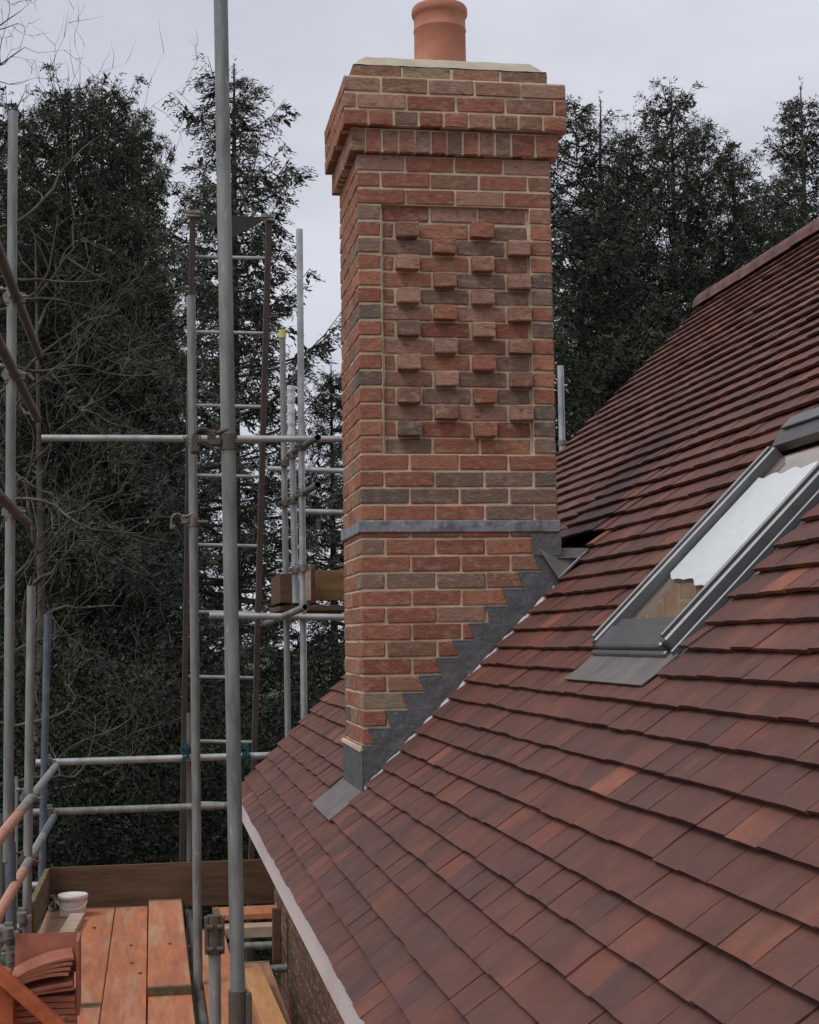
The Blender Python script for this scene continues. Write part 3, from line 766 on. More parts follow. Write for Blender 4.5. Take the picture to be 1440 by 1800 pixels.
# gable-end uprights right of the ladder
T1 = standard(526.5, 403, 534.5, 1250, 4.42, 'galv_bright', -5.6); T2 = standard(511.5, 678, 520, 1060, 4.70, 'galv_bright', P(520, 1060, 4.7).z); T3 = standard(496.5, 590, 506, 1270, 5.60, 'galv', -5.6)
q = T3[0]; m = MB(); m.tube(q-ZV*0.02, q+ZV*0.045, TR+0.006, 14, False); m.build('end_cap', 'yellow', scaf)
m = MB(); c0 = T2[0]
for i in range(14):
    z_ = i*0.028; rr = TR+0.004+0.003*math.sin(i*2.1); m.tube(c0-ZV*z_, c0-ZV*(z_+0.0285), rr, 12, False, TR+0.004+0.003*math.sin((i+1)*2.1))
m.build('plastic_wrap', 'white_wrap', scaf)
T4 = standard(985.5, 643, 991, 900, 4.45, 'galv_bright', -5.6)
m = MB(); c0 = on(T4, 775, 4.45); m.tube(c0-ZV*0.02, c0+ZV*0.02, TR+0.007, 14, False); m.cbox(c0+Vector((0.05, 0, 0.0)), (0.03, 0.015, 0.01), 0.003); m.build('coupler', 'steel_clip', scaf)
f1 = (P(470, 824, 6.7), P(640, 829, 6.7)); f2 = (P(496, 898, 6.9), P(640, 902, 6.9))
tubepart('ledger', *f1, 'galv_bright'); tubepart('ledger', *f2, 'galv_bright')
for (u, v, ub, vb, Yt) in ((559, 769, 530, 786, 4.30), (559, 852, 533, 867, 4.30), (537, 1067, 497, 1084, 4.28)):
    a = P(u, v, Yt-0.42); b = P(ub, vb, Yt+0.10); tubepart('putlog', a, b+(b-a)*0.8, 'galv_dull' if v < 1000 else 'galv')
for (T, vs_) in ((T1, (785, 866, 1000, 1086)), (T2, (800, 880, 1003)), (T3, (815, 885))):
    for v in vs_: 
        Y = T[0].y; c0 = on(T, v, Y); coupler(c0+Vector((0, -0.03, 0)), ZV, XV, 'rusty' if T is T3 else 'steel_clip')
# open swivel couplers hanging on A and B
def open_coupler(c, s=1.0, m_='steel_clip', flip=1):
    m = MB(); c = Vector(c)
    m.tube(c-ZV*0.026*s, c+ZV*0.026*s, TR+0.006, 14, False)
    pts = []
    for i in range(11):
        a_ = math.radians(150-24*i); pts.append(c+Vector((-flip*(0.085+0.034*math.cos(a_))*s, -0.01, 0.034*math.sin(a_)*s*1.25)))
    for p_, q_ in zip(pts[:8], pts[1:9]): m.cbox((p_+q_)/2, ((q_-p_).length*0.62, 0.021*s, 0.0045*s), 0.002, Matrix(((q_-p_).normalized(), YV, (q_-p_).normalized().cross(YV))).transposed())
    m.cbox(pts[0], (0.014*s, 0.016*s, 0.016*s), 0.004); m.cbox(pts[8], (0.015*s, 0.014*s, 0.013*s), 0.004)
    m.tube(pts[8]-YV*0.02, pts[8]-YV*0.045, 0.011*s, 6, False); m.tube(pts[0]-ZV*0.0, pts[0]+Vector((0.055*s*flip, -0.01, 0.02)), 0.007*s, 6, False)
    m.cbox(c+Vector((0.050*s*flip, -0.012, 0.0)), (0.030*s, 0.012*s, 0.006*s), 0.002); m.cbox(c+Vector((-0.045*s*flip, -0.012, 0.0)), (0.02*s, 0.014*s, 0.013*s), 0.003)
    m.build('coupler', m_, scaf)
open_coupler(on(A, 777, YA), 1.0, 'rusty'); open_coupler(on(Bp, 917, YB), 1.0, 'steel_clip')
c0 = on(Bp, 772, YB+0.0); coupler(c0+Vector((0.0, 0.03, 0)), ZV, XV)

# =================================================================== LADDER
lad = empty('ladder', P(385, 1520, 5.6), 'tall ladder behind the end rail with a dark plate across its top', 'ladder')
def lp(u, v):                                 # ladder plane leans: 4.0 m at the top, 5.2 m low down
    return P(u, v, 4.05 + (v-375)/(1520-375)*1.25) if v < 2000 else None
def lad_edge(side, v): return (339 - (v-375)*0.0165 - (4 if v > 900 else 0)*0) if side == 0 else (473 - (v-385)*0.0275)
for side in (0, 1):
    m = MB(); vs_ = [378, 560, 800, 1000, 1250, 1520, 1750]
    pts = [lp(lad_edge(side, v), v) for v in vs_]
    for p_, q_ in zip(pts, pts[1:]):
        d = (q_-p_).normalized(); xx = XV; yy = d.cross(xx).normalized()
        m.cbox((p_+q_)/2, (0.021, 0.034, (q_-p_).length/2+0.002), 0.004, Matrix((xx, yy, d)).transposed())
    m.build('stile', 'ladder_brown', lad)
for v in (452, 584, 713, 836, 958, 1076, 1190, 1303, 1412):
    a, b = lp(lad_edge(0, v), v-1), lp(lad_edge(1, v), v+2); m = MB(); m.tube(a, b, 0.013, 10, False); m.build('rung', 'galv_bright', lad)
m = MB()
tl_, tr_ = lp(336, 372), lp(476, 380); o_ = Vector((0, -0.05, 0))
m.prism([lp(345, 379)+o_, lp(470, 385)+o_, lp(432, 408)+o_, lp(408, 420)+o_, lp(388, 405)+o_], (0, 0.02, 0)); m.build('top_plate', 'ladder_grey', lad)
for u, v in ((340, 374), (470, 381)):
    m = MB(); q = lp(u, v); m.cbox(q, (0.045, 0.035, 0.014), 0.004); m.tube(q+Vector((-0.05, -0.03, -0.03)), q+Vector((0.05, -0.03, -0.03)), 0.012, 8, False); m.build('top_bracket', 'steel_clip', lad)
for u in (330, 437):
    q = P(u, 1322, 4.2); m = MB()
    for i in range(7): m.cbox(q+Vector((rnd.uniform(-.04, .04), rnd.uniform(-.02, .02), rnd.uniform(-.06, .06))), (0.014, 0.006, 0.03), 0.003, Matrix.Rotation(rnd.uniform(0, 3), 3, 'Y'))
    o = m.build('tie_rag', 'rag_blue'); tag(o, 'blue rag tied to the %s ladder stile at the end rail' % ('left' if u == 330 else 'right'), 'rag', 'blue rags tying the ladder')

# =================================================================== BOARDS AND LOOSE THINGS
def board(name, x0, x1, ya, yb, zt, m_, label, cat='board', th=0.038, group='scaffold boards of the platform', tilt=0.0, bands=True):
    c = Vector(((x0+x1)/2, (ya+yb)/2, zt-th/2)); o = empty(name, c, label, cat, group); o.rotation_euler = (0, 0, tilt)
    n = 10; h = (abs(x1-x0)/2, abs(yb-ya)/2, th/2); V, F = cbox_geo(h, 0.004)
    m = MB(); m.add([Vector(v)+Vector((rnd.uniform(-.0015, .0015), 0, rnd.uniform(-.0015, .0015))) for v in V], F)
    link('plank', m.mesh('plank', m_), o)
    if bands:
        for s_ in (-1, 1):
            e_ = MB()
            if h[1] > h[0]: e_.cbox((0, s_*(h[1]-0.018), 0), (h[0]+0.0015, 0.0200, h[2]+0.0015), 0.001)
            else: e_.cbox((s_*(h[0]-0.018), 0, 0), (0.0200, h[1]+0.0015, h[2]+0.0015), 0.001)
            link('end_band', e_.mesh('end_band', 'board_mossy'), o)
    return o
board('scaffold_board', -1.600, -1.383, -0.2, 4.18, BZ-0.003, 'board_tan', 'dull tan scaffold board under the white bucket, against the side toe board')
board('scaffold_board', -1.378, -1.156, 1.24, 4.17, BZ, 'board_orange', 'orange scaffold board right of the white bucket, far length')
board('scaffold_board', -1.378, -1.156, -2.7, 1.22, BZ-0.004, 'board_orange', 'orange scaffold board right of the clay tile pile, near length')
board('scaffold_board', -1.150, -0.936, -1.6, 4.16, BZ+0.002, 'board_orange', 'long orange scaffold board in the middle of the platform')
board('scaffold_board', -0.930, -0.712, 1.38, 4.18, BZ+0.036, 'board_orange', 'raised orange scaffold board lapped over another beside the tall pole')
board('scaffold_board', -0.928, -0.708, -2.4, 1.62, BZ-0.004, 'board_orange', 'orange scaffold board below the lapped one, near the camera')
board('scaffold_board', -0.640, -0.465, -1.9, 3.3, BZ-0.02, 'board_orange', 'narrow orange scaffold board behind the sawn-off rusty post')
# inner bay by the wall
a = P(390, 1600, 3.35)
board('scaffold_board', -0.52, 0.02, 3.36, 3.66, -2.235, 'board_orange', 'short orange board lying crosswise below the roof verge', group='boards by the house wall')
board('scaffold_board', -0.53, 0.01, 3.20, 3.352, -2.29, 'board_pale', 'weathered pale board lying crosswise under the eaves', group='boards by the house wall', th=0.07)
board('timber_length', -0.395, -0.285, -1.9, 1.85, -2.27, 'timber_orange', 'long orange timber beside the white eaves board', 'timber', 0.075, 'timbers by the house wall', 0.02, False)
board('timber_length', -0.262, -0.160, -1.9, 0.75, -2.37, 'timber_orange', 'short orange timber tight against the house wall', 'timber', 0.09, 'timbers by the house wall', 0.0, False)
board('scaffold_board', -0.44, -0.235, -1.9, 2.55, -2.375, 'board_tan', 'dull brown board underneath the orange timber by the wall', group='boards by the house wall')
# wall-side tubes
tubepart('putlog', Vector((-0.75, 2.45, -2.42)), Vector((-0.14, 2.45, -2.40))); tubepart('putlog', Vector((-0.6, 1.05, -2.46)), Vector((-0.13, 1.05, -2.43)), 'galv_dull'); tubepart('putlog', Vector((-1.7, 3.0, -2.37)), Vector((-0.14, 3.0, -2.37)))
tubepart('ledger', Vector((-0.66, -3, -2.36)), Vector((-0.66, 4.3, -2.36)), 'galv_dull'); tubepart('ledger', Vector((-1.58, -3, -2.36)), Vector((-1.58, 4.3, -2.36)), 'galv_dull')
m = MB(); m.cbox((-0.175, 2.75, -2.27), (0.025, 0.035, 0.16), 0.004); o = m.build('timber_prop', 'board_brown'); tag(o, 'short dark upright timber prop standing against the house wall', 'timber')
# toe boards
m = MB(); p0, p1 = P(88, 1526, 4.20), P(520, 1509, 4.20)
m.prism([p0, p1, Vector((p1.x, p1.y, BZ-0.02)), Vector((p0.x, p0.y, BZ-0.02))], (0, 0.036, 0)); o = m.build('toe_board', 'board_brown'); tag(o, 'brown toe board on edge across the far end of the platform', 'board', 'toe boards of the scaffold')
tb = P(88, 1526, 4.16)
for i, (ya, yb, dx, dz) in enumerate(((2.75, 4.15, 0.0, 0.0), (1.35, 2.78, -0.030, -0.012))):
    m = MB(); m.cbox((tb.x+dx-0.018, (ya+yb)/2, tb.z+dz-0.11), (0.017, (yb-ya)/2, 0.11), 0.004, None, None, 0.002); o = m.build('toe_board', 'board_mossy')
    tag(o, ('mossy toe board on edge beside the white bucket', 'mossy toe board on edge behind the pile of clay tiles')[i], 'board', 'toe boards of the scaffold')
# bucket
bk = PZ(128, 1610, BZ); bk = empty('bucket', (bk.x, bk.y, BZ), 'small white plastic bucket with lid in the platform corner', 'bucket')
m = MB(); m.lathe((0, 0, 0), [(0.0, 0.002), (0.078, 0.002), (0.082, 0.010), (0.090, 0.115), (0.0905, 0.118)], 36); link('body', m.mesh('body', 'bucket_white'), bk)
m = MB(); m.lathe((0, 0, 0), [(0.091, 0.108), (0.097, 0.109), (0.098, 0.136), (0.094, 0.142), (0.088, 0.140), (0.086, 0.134), (0.0, 0.134)], 36); link('lid', m.mesh('lid', 'bucket_white'), bk)
m = MB()
for i in range(24):
    a0_, a1_ = math.pi*i/24, math.pi*(i+1)/24
    m.tube((0.094*math.cos(a0_), -0.045*math.sin(a0_)-0.06, 0.105-0.05*math.sin(a0_)), (0.094*math.cos(a1_), -0.045*math.sin(a1_)-0.06, 0.105-0.05*math.sin(a1_)), 0.0022, 5, False)
link('handle', m.mesh('handle', 'bucket_white'), bk)
q = PZ(96, 1600, BZ)
m = MB()
for i in range(9): m.cbox(q+Vector((rnd.uniform(-.03, .02), rnd.uniform(-.05, .05), 0.015+0.09*(i/9))), (0.02, 0.02, 0.006), 0.002, Matrix.Rotation(rnd.uniform(0, 3), 3, (rnd.random(), rnd.random(), rnd.random())))
o = m.build('crumpled_sack', 'rubble'); tag(o, 'crumpled grey scrap of sacking beside the white bucket', 'sack')
a, b = PZ(136, 1617, BZ), PZ(112, 1660, BZ); c = (a+b)/2; d = (b-a).normalized()
m = MB(); m.cbox(c+ZV*0.022, (0.047, (b-a).length/2, 0.021), 0.003, Matrix((Vector((-d.y, d.x, 0)), d, ZV)).transposed()); o = m.build('timber_offcut', 'board_pale'); tag(o, 'short pale timber offcut lying in front of the white bucket', 'timber')
# chips of mortar on the boards
for i, (u, v) in enumerate(((166, 1632), (230, 1663), (299, 1660), (232, 1694), (246, 1712), (262, 1682))):
    q = PZ(u, v, BZ+(0.037 if u > 262 else 0.003)); m = MB(); m.cbox(q+ZV*0.004, (rnd.uniform(.006, .014), .004, .003), .001, Matrix.Rotation(rnd.uniform(0, 3), 3, 'Z'), None, .002); o = m.build('mortar_chip', 'board_brown')
    tag(o, ('tiny dark chip', 'tiny dark chip', 'tiny dark chip', 'tiny dark chip', 'tiny dark chip', 'tiny dark chip')[i]+' on the orange boards, '+('nearest the white bucket', 'farthest on the middle board', 'on the lapped right board', 'second farthest on the middle board', 'nearest the camera', 'by the left edge of the lapped board')[i], 'chip', 'mortar chips on the platform')
# pile of clay tiles, bottom left
PY = 0.18; base = P(76, 1752, PY); 
def clay(c, R, label, sx=0.1325, sy=0.0825, th=0.0065, camb=0.010, name='clay_tile', m_='clay_new', group='spare clay tiles in the pile'):
    m = MB(); n = 8; V = []; F = []
    for sd_ in (-1, 1):
        for i in range(n+1):
            a_ = i/n*2-1
            for j in (-1, 1): V.append(Vector((a_*sx, j*sy, camb*(1-a_*a_) + sd_*th)))
    K = 2; Bn = (n+1)*2
    for i in range(n): F += [(Bn+i*2, Bn+i*2+2, Bn+i*2+3, Bn+i*2+1), (i*2+1, i*2+3, i*2+2, i*2), (i*2, i*2+2, Bn+i*2+2, Bn+i*2), (i*2+1, Bn+i*2+1, Bn+i*2+3, i*2+3)]
    F += [(0, Bn, Bn+1, 1), (n*2, n*2+1, Bn+n*2+1, Bn+n*2)]
    m.add(V, F); o = link(name, m.mesh(name, m_)); o.location = c; o.rotation_euler = R; tag(o, label, 'tile', group); return o
cx = base.x; zt0 = base.z
nlow = 10; hz = (zt0-BZ)/nlow
for i in range(nlow):
    clay((cx+rnd.uniform(-.004, .004), PY+0.085+rnd.uniform(-.004, .004), BZ+hz*(i+0.42)), (0, 0, rnd.gauss(0, .02)), ('lowest', 'second lowest', 'third lowest', 'fourth lowest', 'fifth lowest', 'sixth lowest', 'seventh lowest', 'eighth lowest', 'ninth lowest', 'uppermost')[i]+' of the flat clay tiles in the lower spare pile', th=hz*0.42, camb=0.003)
clay((cx+0.012, PY+0.06, zt0+0.020), (0.0, -0.10, 0.04), 'smooth pinkish clay tile lying flat on the lower pile', sx=0.115, camb=0.002)
clay((cx+0.005, PY+0.055, zt0+0.042), (0.12, -0.16, 0.0), 'tilted clay tile just above the pinkish flat one', sx=0.120, camb=0.004)
for i in range(4):
    clay((cx-0.020+0.006*i, PY+0.055+0.004*i, zt0+0.074+0.0165*i), (0.08, -0.20-0.03*i, 0.03*i), ('lowest', 'second', 'third', 'topmost')[i]+' of the fanned curved clay tiles leaning on the standing one', sx=0.128, camb=0.016, th=0.0058)
clay((cx+0.004, PY+0.175, zt0+0.150), (math.radians(84), 0, 0.0), 'clay tile standing upright at the back of the spare tile pile', sx=0.136, sy=0.085, camb=0.0)
m = MB(); m.cbox((cx+0.143, PY+0.10, zt0+0.07), (0.008, 0.085, 0.16), 0.003, Matrix.Rotation(0.02, 3, 'X')); o = m.build('clay_tile', 'clay_new'); tag(o, 'clay tile standing on edge at the right end of the pile', 'tile', 'spare clay tiles in the pile')
# red timber leaning over the pile
a, b = P(-25, 1692, PY-0.10), P(112, 1812, PY-0.16); d = (b-a).normalized(); yy = YV - d*YV.dot(d); yy.normalize()
m = MB(); m.cbox((a+b)/2, ((b-a).length/2, 0.03, 0.028), 0.005, Matrix((d, yy, d.cross(yy))).transposed()); o = m.build('timber_batten', 'timber_red'); tag(o, 'red stained timber batten leaning across the spare tile pile', 'timber')
q = P(109, 1797, PY-0.12); m = MB(); m.cbox(q, (0.022, 0.03, 0.016), 0.004, Matrix.Rotation(-0.5, 3, 'Y'), None, 0.002); o = m.build('timber_block', 'timber_gold'); tag(o, 'small golden timber block at the foot of the red batten', 'timber')
q = P(6, 1707, PY-0.02); m = MB(); m.cbox(q+Vector((-0.03, 0, -0.005)), (0.06, 0.04, 0.026), 0.004, Matrix.Rotation(0.35, 3, 'Y')); o = m.build('timber_block', 'timber_red'); tag(o, 'red timber block at the top of the leaning batten', 'timber')
m = MB(); q = P(8, 1790, PY-0.05); m.cbox(q, (0.04, 0.04, 0.14), 0.004); o = m.build('timber_block', 'timber_red'); tag(o, 'upright red timber block left of the spare tile pile', 'timber')
# boards of the gable-end scaffold
def edgeboard(u0_, v0, u1_, v1, Y, m_, label, th=0.04):
    a, b = P(u0_, v0, Y), P(u1_, v1, Y); m = MB(); m.cbox(((a.x+b.x)/2, Y+th/2, (a.z+b.z)/2), ((b.x-a.x)/2, th/2, (a.z-b.z)/2), 0.004, None, None, 0.002)
    o = m.build('scaffold_board', m_); tag(o, label, 'board', 'boards of the gable scaffold')
edgeboard(556, 1003, 640, 1055, 5.9, 'timber_gold', 'golden board on edge between the poles and the chimney')
edgeboard(546, 994, 556, 1062, 5.2, 'board_brown', 'dark narrow board end beside the golden board', 0.7)
edgeboard(538, 992, 547, 1056, 5.1, 'board_pale', 'pale sawn board end close behind the tall thin pole', 0.04)
edgeboard(492, 1008, 514, 1060, 5.0, 'board_brown', 'brown board end left of the twin poles', 0.9)
edgeboard(497, 1003, 514, 1008, 5.75, 'board_pale', 'pale thin board edge on top of the brown board end')
a, b = P(492, 1066, 5.0), P(650, 1058, 5.0); m = MB(); m.cbox(((a.x+b.x)/2, 5.55, a.z-0.015), ((b.x-a.x)/2, 0.52, 0.02), 0.004); o = m.build('scaffold_board', 'board_brown'); tag(o, 'dark flat board deck below the golden board', 'board', 'boards of the gable scaffold')

# =================================================================== TREES
def np_mesh(name, V, F, m_, smooth=False):
    me = bpy.data.meshes.new(name); nv, nf, k = len(V), len(F), F.shape[1]
    me.vertices.add(nv); me.vertices.foreach_set('co', V.astype(np.float32).ravel())
    me.loops.add(nf*k); me.loops.foreach_set('vertex_index', F.astype(np.int32).ravel())
    me.polygons.add(nf); me.polygons.foreach_set('loop_start', np.arange(0, nf*k, k, dtype=np.int32))
    if smooth: me.polygons.foreach_set('use_smooth', np.ones(nf, dtype=bool))
    me.update(); me.validate(); me.materials.append(MATS[m_]); return me
def kites(B, D, L, Wd, rng):
    """leaf-sized kites: base B, direction D, length L, width Wd"""
    n = len(B); D = D/np.linalg.norm(D, axis=1, keepdims=True)
    R = rng.normal(size=(n, 3)); S_ = np.cross(D, R); S_ /= np.linalg.norm(S_, axis=1, keepdims=True)+1e-9
    mid = B + D*(L*0.45)[:, None]
    V = np.stack([B, mid+S_*(Wd/2)[:, None], B+D*L[:, None], mid-S_*(Wd/2)[:, None]], 1).reshape(-1, 3)
    return V, np.arange(n*4).reshape(-1, 4)
def limb_tubes(segs, k=4):
    """segs: array of (p0, p1, r0, r1)"""
    p0 = np.array([s_[0] for s_ in segs]); p1 = np.array([s_[1] for s_ in segs]); r_0 = np.array([s_[2] for s_ in segs]); r_1 = np.array([s_[3] for s_ in segs])
    d = p1-p0; d /= np.linalg.norm(d, axis=1, keepdims=True)+1e-9
    ref = np.where(np.abs(d[:, 2:3]) > 0.9, np.array([[1., 0, 0]]), np.array([[0, 0, 1.]])); x = np.cross(d, ref); x /= np.linalg.norm(x, axis=1, keepdims=True); y = np.cross(d, x)
    an = np.arange(k)*2*np.pi/k
    ring = lambda p, r: p[:, None, :] + (x[:, None, :]*np.cos(an)[None, :, None]+y[:, None, :]*np.sin(an)[None, :, None])*r[:, None, None]
    V = np.concatenate([ring(p0, r_0), ring(p1, r_1)], 1).reshape(-1, 3)
    n = len(segs); base = (np.arange(n)*2*k)[:, None, None]; i = np.arange(k); j = (i+1) % k
    F = (np.stack([i, j, j+k, i+k], 1)[None]+base).reshape(-1, 4); return V, F
def conifer(seed, h, R, z0=0.06, power=0.8, spacing=0.42, nb=7, droop=0.35, tipup=0.25, dens=1.0, kl=0.17, kw=0.04, hang=0.5, irregular=0.25, twl=0.9):
    rng = np.random.default_rng(seed); segs = []; VB, VD, VL, VW = [], [], [], []
    nseg = 12; tr = h*0.009+0.02
    lean = rng.normal(0, 0.01, 2)
    tp = [np.array([lean[0]*z*h, lean[1]*z*h, z*h]) for z in np.linspace(0, 1, nseg+1)]
    for i in range(nseg): segs.append((tp[i], tp[i+1], tr*(1-i/nseg)**0.8+0.012, tr*(1-(i+1)/nseg)**0.8+0.010))
    z = z0*h; az = rng.uniform(0, 6.28)
    while z < h*0.985:
        f = (z/h-z0)/(1-z0); prof = (1-f)**power*min(1, 0.55+f*3)
        n = max(4, int(round(nb*(0.6+0.4*(1-f)))))
        for b in range(n):
            az += 2.4+rng.normal(0, 0.25); L = max(0.22, R*prof*rng.uniform(1-irregular*1.4, 1+irregular*0.5))
            rise = (0.30*f+0.05) - droop*(1-f) + rng.normal(0, 0.10)
            ca, sa = np.cos(az), np.sin(az); o_ = np.array([ca, sa, 0]); side = np.array([-sa, ca, 0])
            m_ = max(4, int(L/0.22)); t = np.linspace(0, 1, m_+1)
            zz = z + L*(rise*t + (-droop*0.5*t**1.5 + tipup*t**3)*1.0) + rng.normal(0, 0.05)
            pts = o_[None]*(L*t)[:, None] + side[None]*(rng.normal(0, 0.08)*L*t**2)[:, None]; pts[:, 2] = zz
            rb_ = 0.012+0.012*L
            for i in range(m_): segs.append((pts[i], pts[i+1], rb_*(1-0.85*t[i]), rb_*(1-0.85*t[i+1])))
            nt2 = int(L*15*dens)+4
            tt = rng.uniform(0.10, 1.0, nt2)**0.8; ii = np.minimum((tt*m_).astype(int), m_-1); fr = tt*m_-ii
            B0_ = pts[ii]*(1-fr)[:, None]+pts[ii+1]*fr[:, None]
            sg = rng.choice([-1, 1], nt2); tl2 = (0.22+0.42*twl*(1-tt)*min(1.5, L*0.55))*rng.uniform(0.6, 1.3, nt2)
            dirs = o_[None]*rng.uniform(0.35, 0.95, nt2)[:, None] + side[None]*(sg*rng.uniform(0.3, 1.0, nt2))[:, None]
            dirs[:, 2] = rng.normal(-hang*0.5, 0.25, nt2); dirs /= np.linalg.norm(dirs, axis=1, keepdims=True)
            q = 14; w = np.linspace(0.05, 1, q)
            Bq = B0_[:, None, :] + dirs[:, None, :]*(tl2[:, None]*w[None])[:, :, None]; Bq[:, :, 2] -= hang*0.55*(tl2[:, None]*w[None]**2)
            Bq = Bq + rng.normal(0, 0.018, Bq.shape)
            Dq = dirs[:, None, :] + rng.normal(0, 0.55, Bq.shape); Dq[:, :, 2] -= hang*0.4
            VB.append(Bq.reshape(-1, 3)); VD.append(Dq.reshape(-1, 3)); c_ = nt2*q
            nb_ = int(L*34)+1 if L > 0.7 else 1; ti = rng.uniform(0.05, 0.55, nb_); ib = np.minimum((ti*m_).astype(int), m_-1)
            VB.append(pts[ib]+rng.normal(0, 0.07, (nb_, 3))); Db = rng.normal(0, 1, (nb_, 3)); Db[:, 2] = Db[:, 2]*0.5-0.5; VD.append(Db); VL.append(rng.uniform(0.09, 0.16, nb_)); VW.append(rng.uniform(0.035, 0.065, nb_))
            big = np.repeat(np.where(tt < 0.42, 1.35, 1.0), q); VL.append(kl*rng.uniform(0.6, 1.25, c_)*big**0.6); VW.append(kw*rng.uniform(0.7, 1.3, c_)*big**1.6)
        z += spacing*rng.uniform(0.7, 1.2)*(1.0-0.35*f)
    # leader
    n = 60; B = np.zeros((n, 3)); B[:, 2] = h*rng.uniform(0.93, 1.01, n); B[:, :2] += lean*h; VB.append(B); D_ = rng.normal(0, 0.6, (n, 3)); D_[:, 2] = 0.7; VD.append(D_); VL.append(np.full(n, kl)); VW.append(np.full(n, kw*0.8))
    V, F = kites(np.concatenate(VB), np.concatenate(VD), np.concatenate(VL), np.concatenate(VW), rng)
    return (V, F), limb_tubes(segs, 5)
GZ = -5.6
TREE = {}
def tree_mesh(key, fm, **kw):
    cr, tk = conifer(**kw); TREE[key] = (np_mesh('crown', *cr, fm), np_mesh('trunk', *tk, 'bark', True), kw['h'])
tree_mesh('dense', 'needles_warm', seed=1, h=15.0, R=2.5, z0=0.05, power=0.40, spacing=0.34, nb=8, droop=0.06, tipup=0.60, dens=1.3, hang=0.15, irregular=0.35, kl=0.088, kw=0.019)
tree_mesh('spruce', 'needles_grey', seed=2, h=15.0, R=3.1, z0=0.06, power=0.62, spacing=0.43, nb=8, droop=0.30, tipup=0.62, dens=1.75, hang=0.50, irregular=0.55, kl=0.080, kw=0.018, twl=0.62)
tree_mesh('fir', 'needles', seed=3, h=15.0, R=2.8, z0=0.05, power=0.58, spacing=0.38, nb=8, droop=0.14, tipup=0.55, dens=1.25, hang=0.35, irregular=0.40, kl=0.080, kw=0.019)
tree_mesh('fir2', 'needles', seed=4, h=15.0, R=2.9, z0=0.05, power=0.50, spacing=0.38, nb=8, droop=0.12, tipup=0.55, dens=1.2, hang=0.3, irregular=0.5, kl=0.080, kw=0.019)
print({k: len(v[0].polygons) for k, v in TREE.items()})
def tree(kind, u, v, Y, label, sxy=1.0, rot=0.0, group='conifers behind the house'):
    top = P(u, v, Y); cm, tk, h = TREE[kind]; sz = (top.z-GZ)/h
    o = empty('conifer_tree', (top.x, top.y, GZ), label, 'tree', group); o.scale = (sxy, sxy, sz); o.rotation_euler = (0, 0, rot)
    link('trunk', tk, o); link('crown', cm, o)
tree('dense', 118, 150, 21, 'dense rounded conifer behind the bare tree, left of the tall pole', 0.85, 0.3)
tree('dense', 190, 152, 22.5, 'dense conifer with a twin-looking top next to the gap of sky', 0.8, 2.0)
tree('dense', 243, 215, 20.5, 'shorter dense conifer at the right edge of the left clump', 0.62, 4.0)
tree('dense', 30, 190, 23, 'dense conifer at the far left edge behind the leftmost pole', 0.9, 5.0)
tree('spruce', 402, 112, 17.5, 'sparse drooping spruce rising behind the tall pole and ladder', 1.08, 0.8)
tree('spruce', 584, 640, 19.5, 'short spruce just left of the chimney edge', 0.7, 3.0)
tree('fir', 1012, 172, 22, 'dark fir with its top just right of the chimney cap', 1.05, 1.0)
tree('fir2', 1172, 158, 24, 'tallest pointed fir in the middle of the right hand sky', 0.98, 2.2)
tree('fir', 1232, 205, 25, 'slimmer fir close right of the tallest pointed one', 0.8, 3.3)
tree('fir2', 1290, 268, 26, 'low broad fir filling the dip above the roof ridge', 1.0, 4.4)
tree('fir', 1408, 165, 23, 'dark fir at the right edge above the ridge', 1.0, 5.2)
tree('fir2', 1106, 232, 23, 'short fir in the notch between the chimney and the pointed fir', 0.85, 0.2)
# second row, seen in the gaps
for i, (u, v, Y, s_, lb) in enumerate(((60, 330, 31, 1.1, 'far dark conifer seen low between the left poles'), (270, 480, 30, 1.0, 'far low conifer in the gap left of the spruce'),
        (1050, 320, 33, 1.1, 'far conifer behind the fir beside the chimney cap'), (1360, 330, 34, 1.1, 'far conifer low behind the ridge at right'))):
    tree(('dense', 'fir2')[i % 2], u, v, Y, lb, s_, i*1.1)

# bare deciduous tree at the left
def bare_tree(seed, base, start, h0=4.0, spread=1.0, levels=6):
    rng = np.random.default_rng(seed); segs = []
    def grow(p, d, L, r, lev):
        n = max(4, int(L/0.16)); d = d/np.linalg.norm(d); q = p.copy()
        for i in range(n):
            d = d + rng.normal(0, 0.21, 3) + np.array([0, 0, 0.015 if lev < 3 else 0.03]); d /= np.linalg.norm(d)
            e = q + d*L/n; ra, rb_ = r*(1-0.82*i/n), r*(1-0.82*(i+1)/n); segs.append((q.copy(), e.copy(), ra, rb_)); q = e
            if lev < levels and i >= n*0.25 and rng.random() < 0.66:
                a_ = rng.uniform(0, 6.28); pv = np.cross(d, [np.cos(a_), np.sin(a_), rng.normal(0, .3)]); pv /= np.linalg.norm(pv)+1e-9
                nd = d*rng.uniform(0.45, 0.9) + pv*rng.uniform(0.6, 1.0)
                grow(q, nd, L*rng.uniform(0.38, 0.66), max(0.0030, rb_*rng.uniform(0.55, 0.8)), lev+1)
    for (p, d, L, r) in start: grow(np.array(p, float), np.array(d, float), L, r, 1)
    return segs
btop = P(-60, 700, 9.5); bx = btop.x
bt = empty('bare_tree', (bx, 9.5, GZ), 'leafless pale barked tree with tangled twigs in front of the left conifers', 'tree')
tr_segs = []
zs = [GZ, -3.5, -1.5, 0.4, 2.2, 3.6, 4.6, 5.4]
for z_a, z_b in zip(zs, zs[1:]): tr_segs.append((np.array([bx+0.05*math.sin(z_a), 9.5, z_a]), np.array([bx+0.05*math.sin(z_b), 9.5, z_b]), 0.17-0.013*(z_a-GZ), 0.17-0.013*(z_b-GZ)))
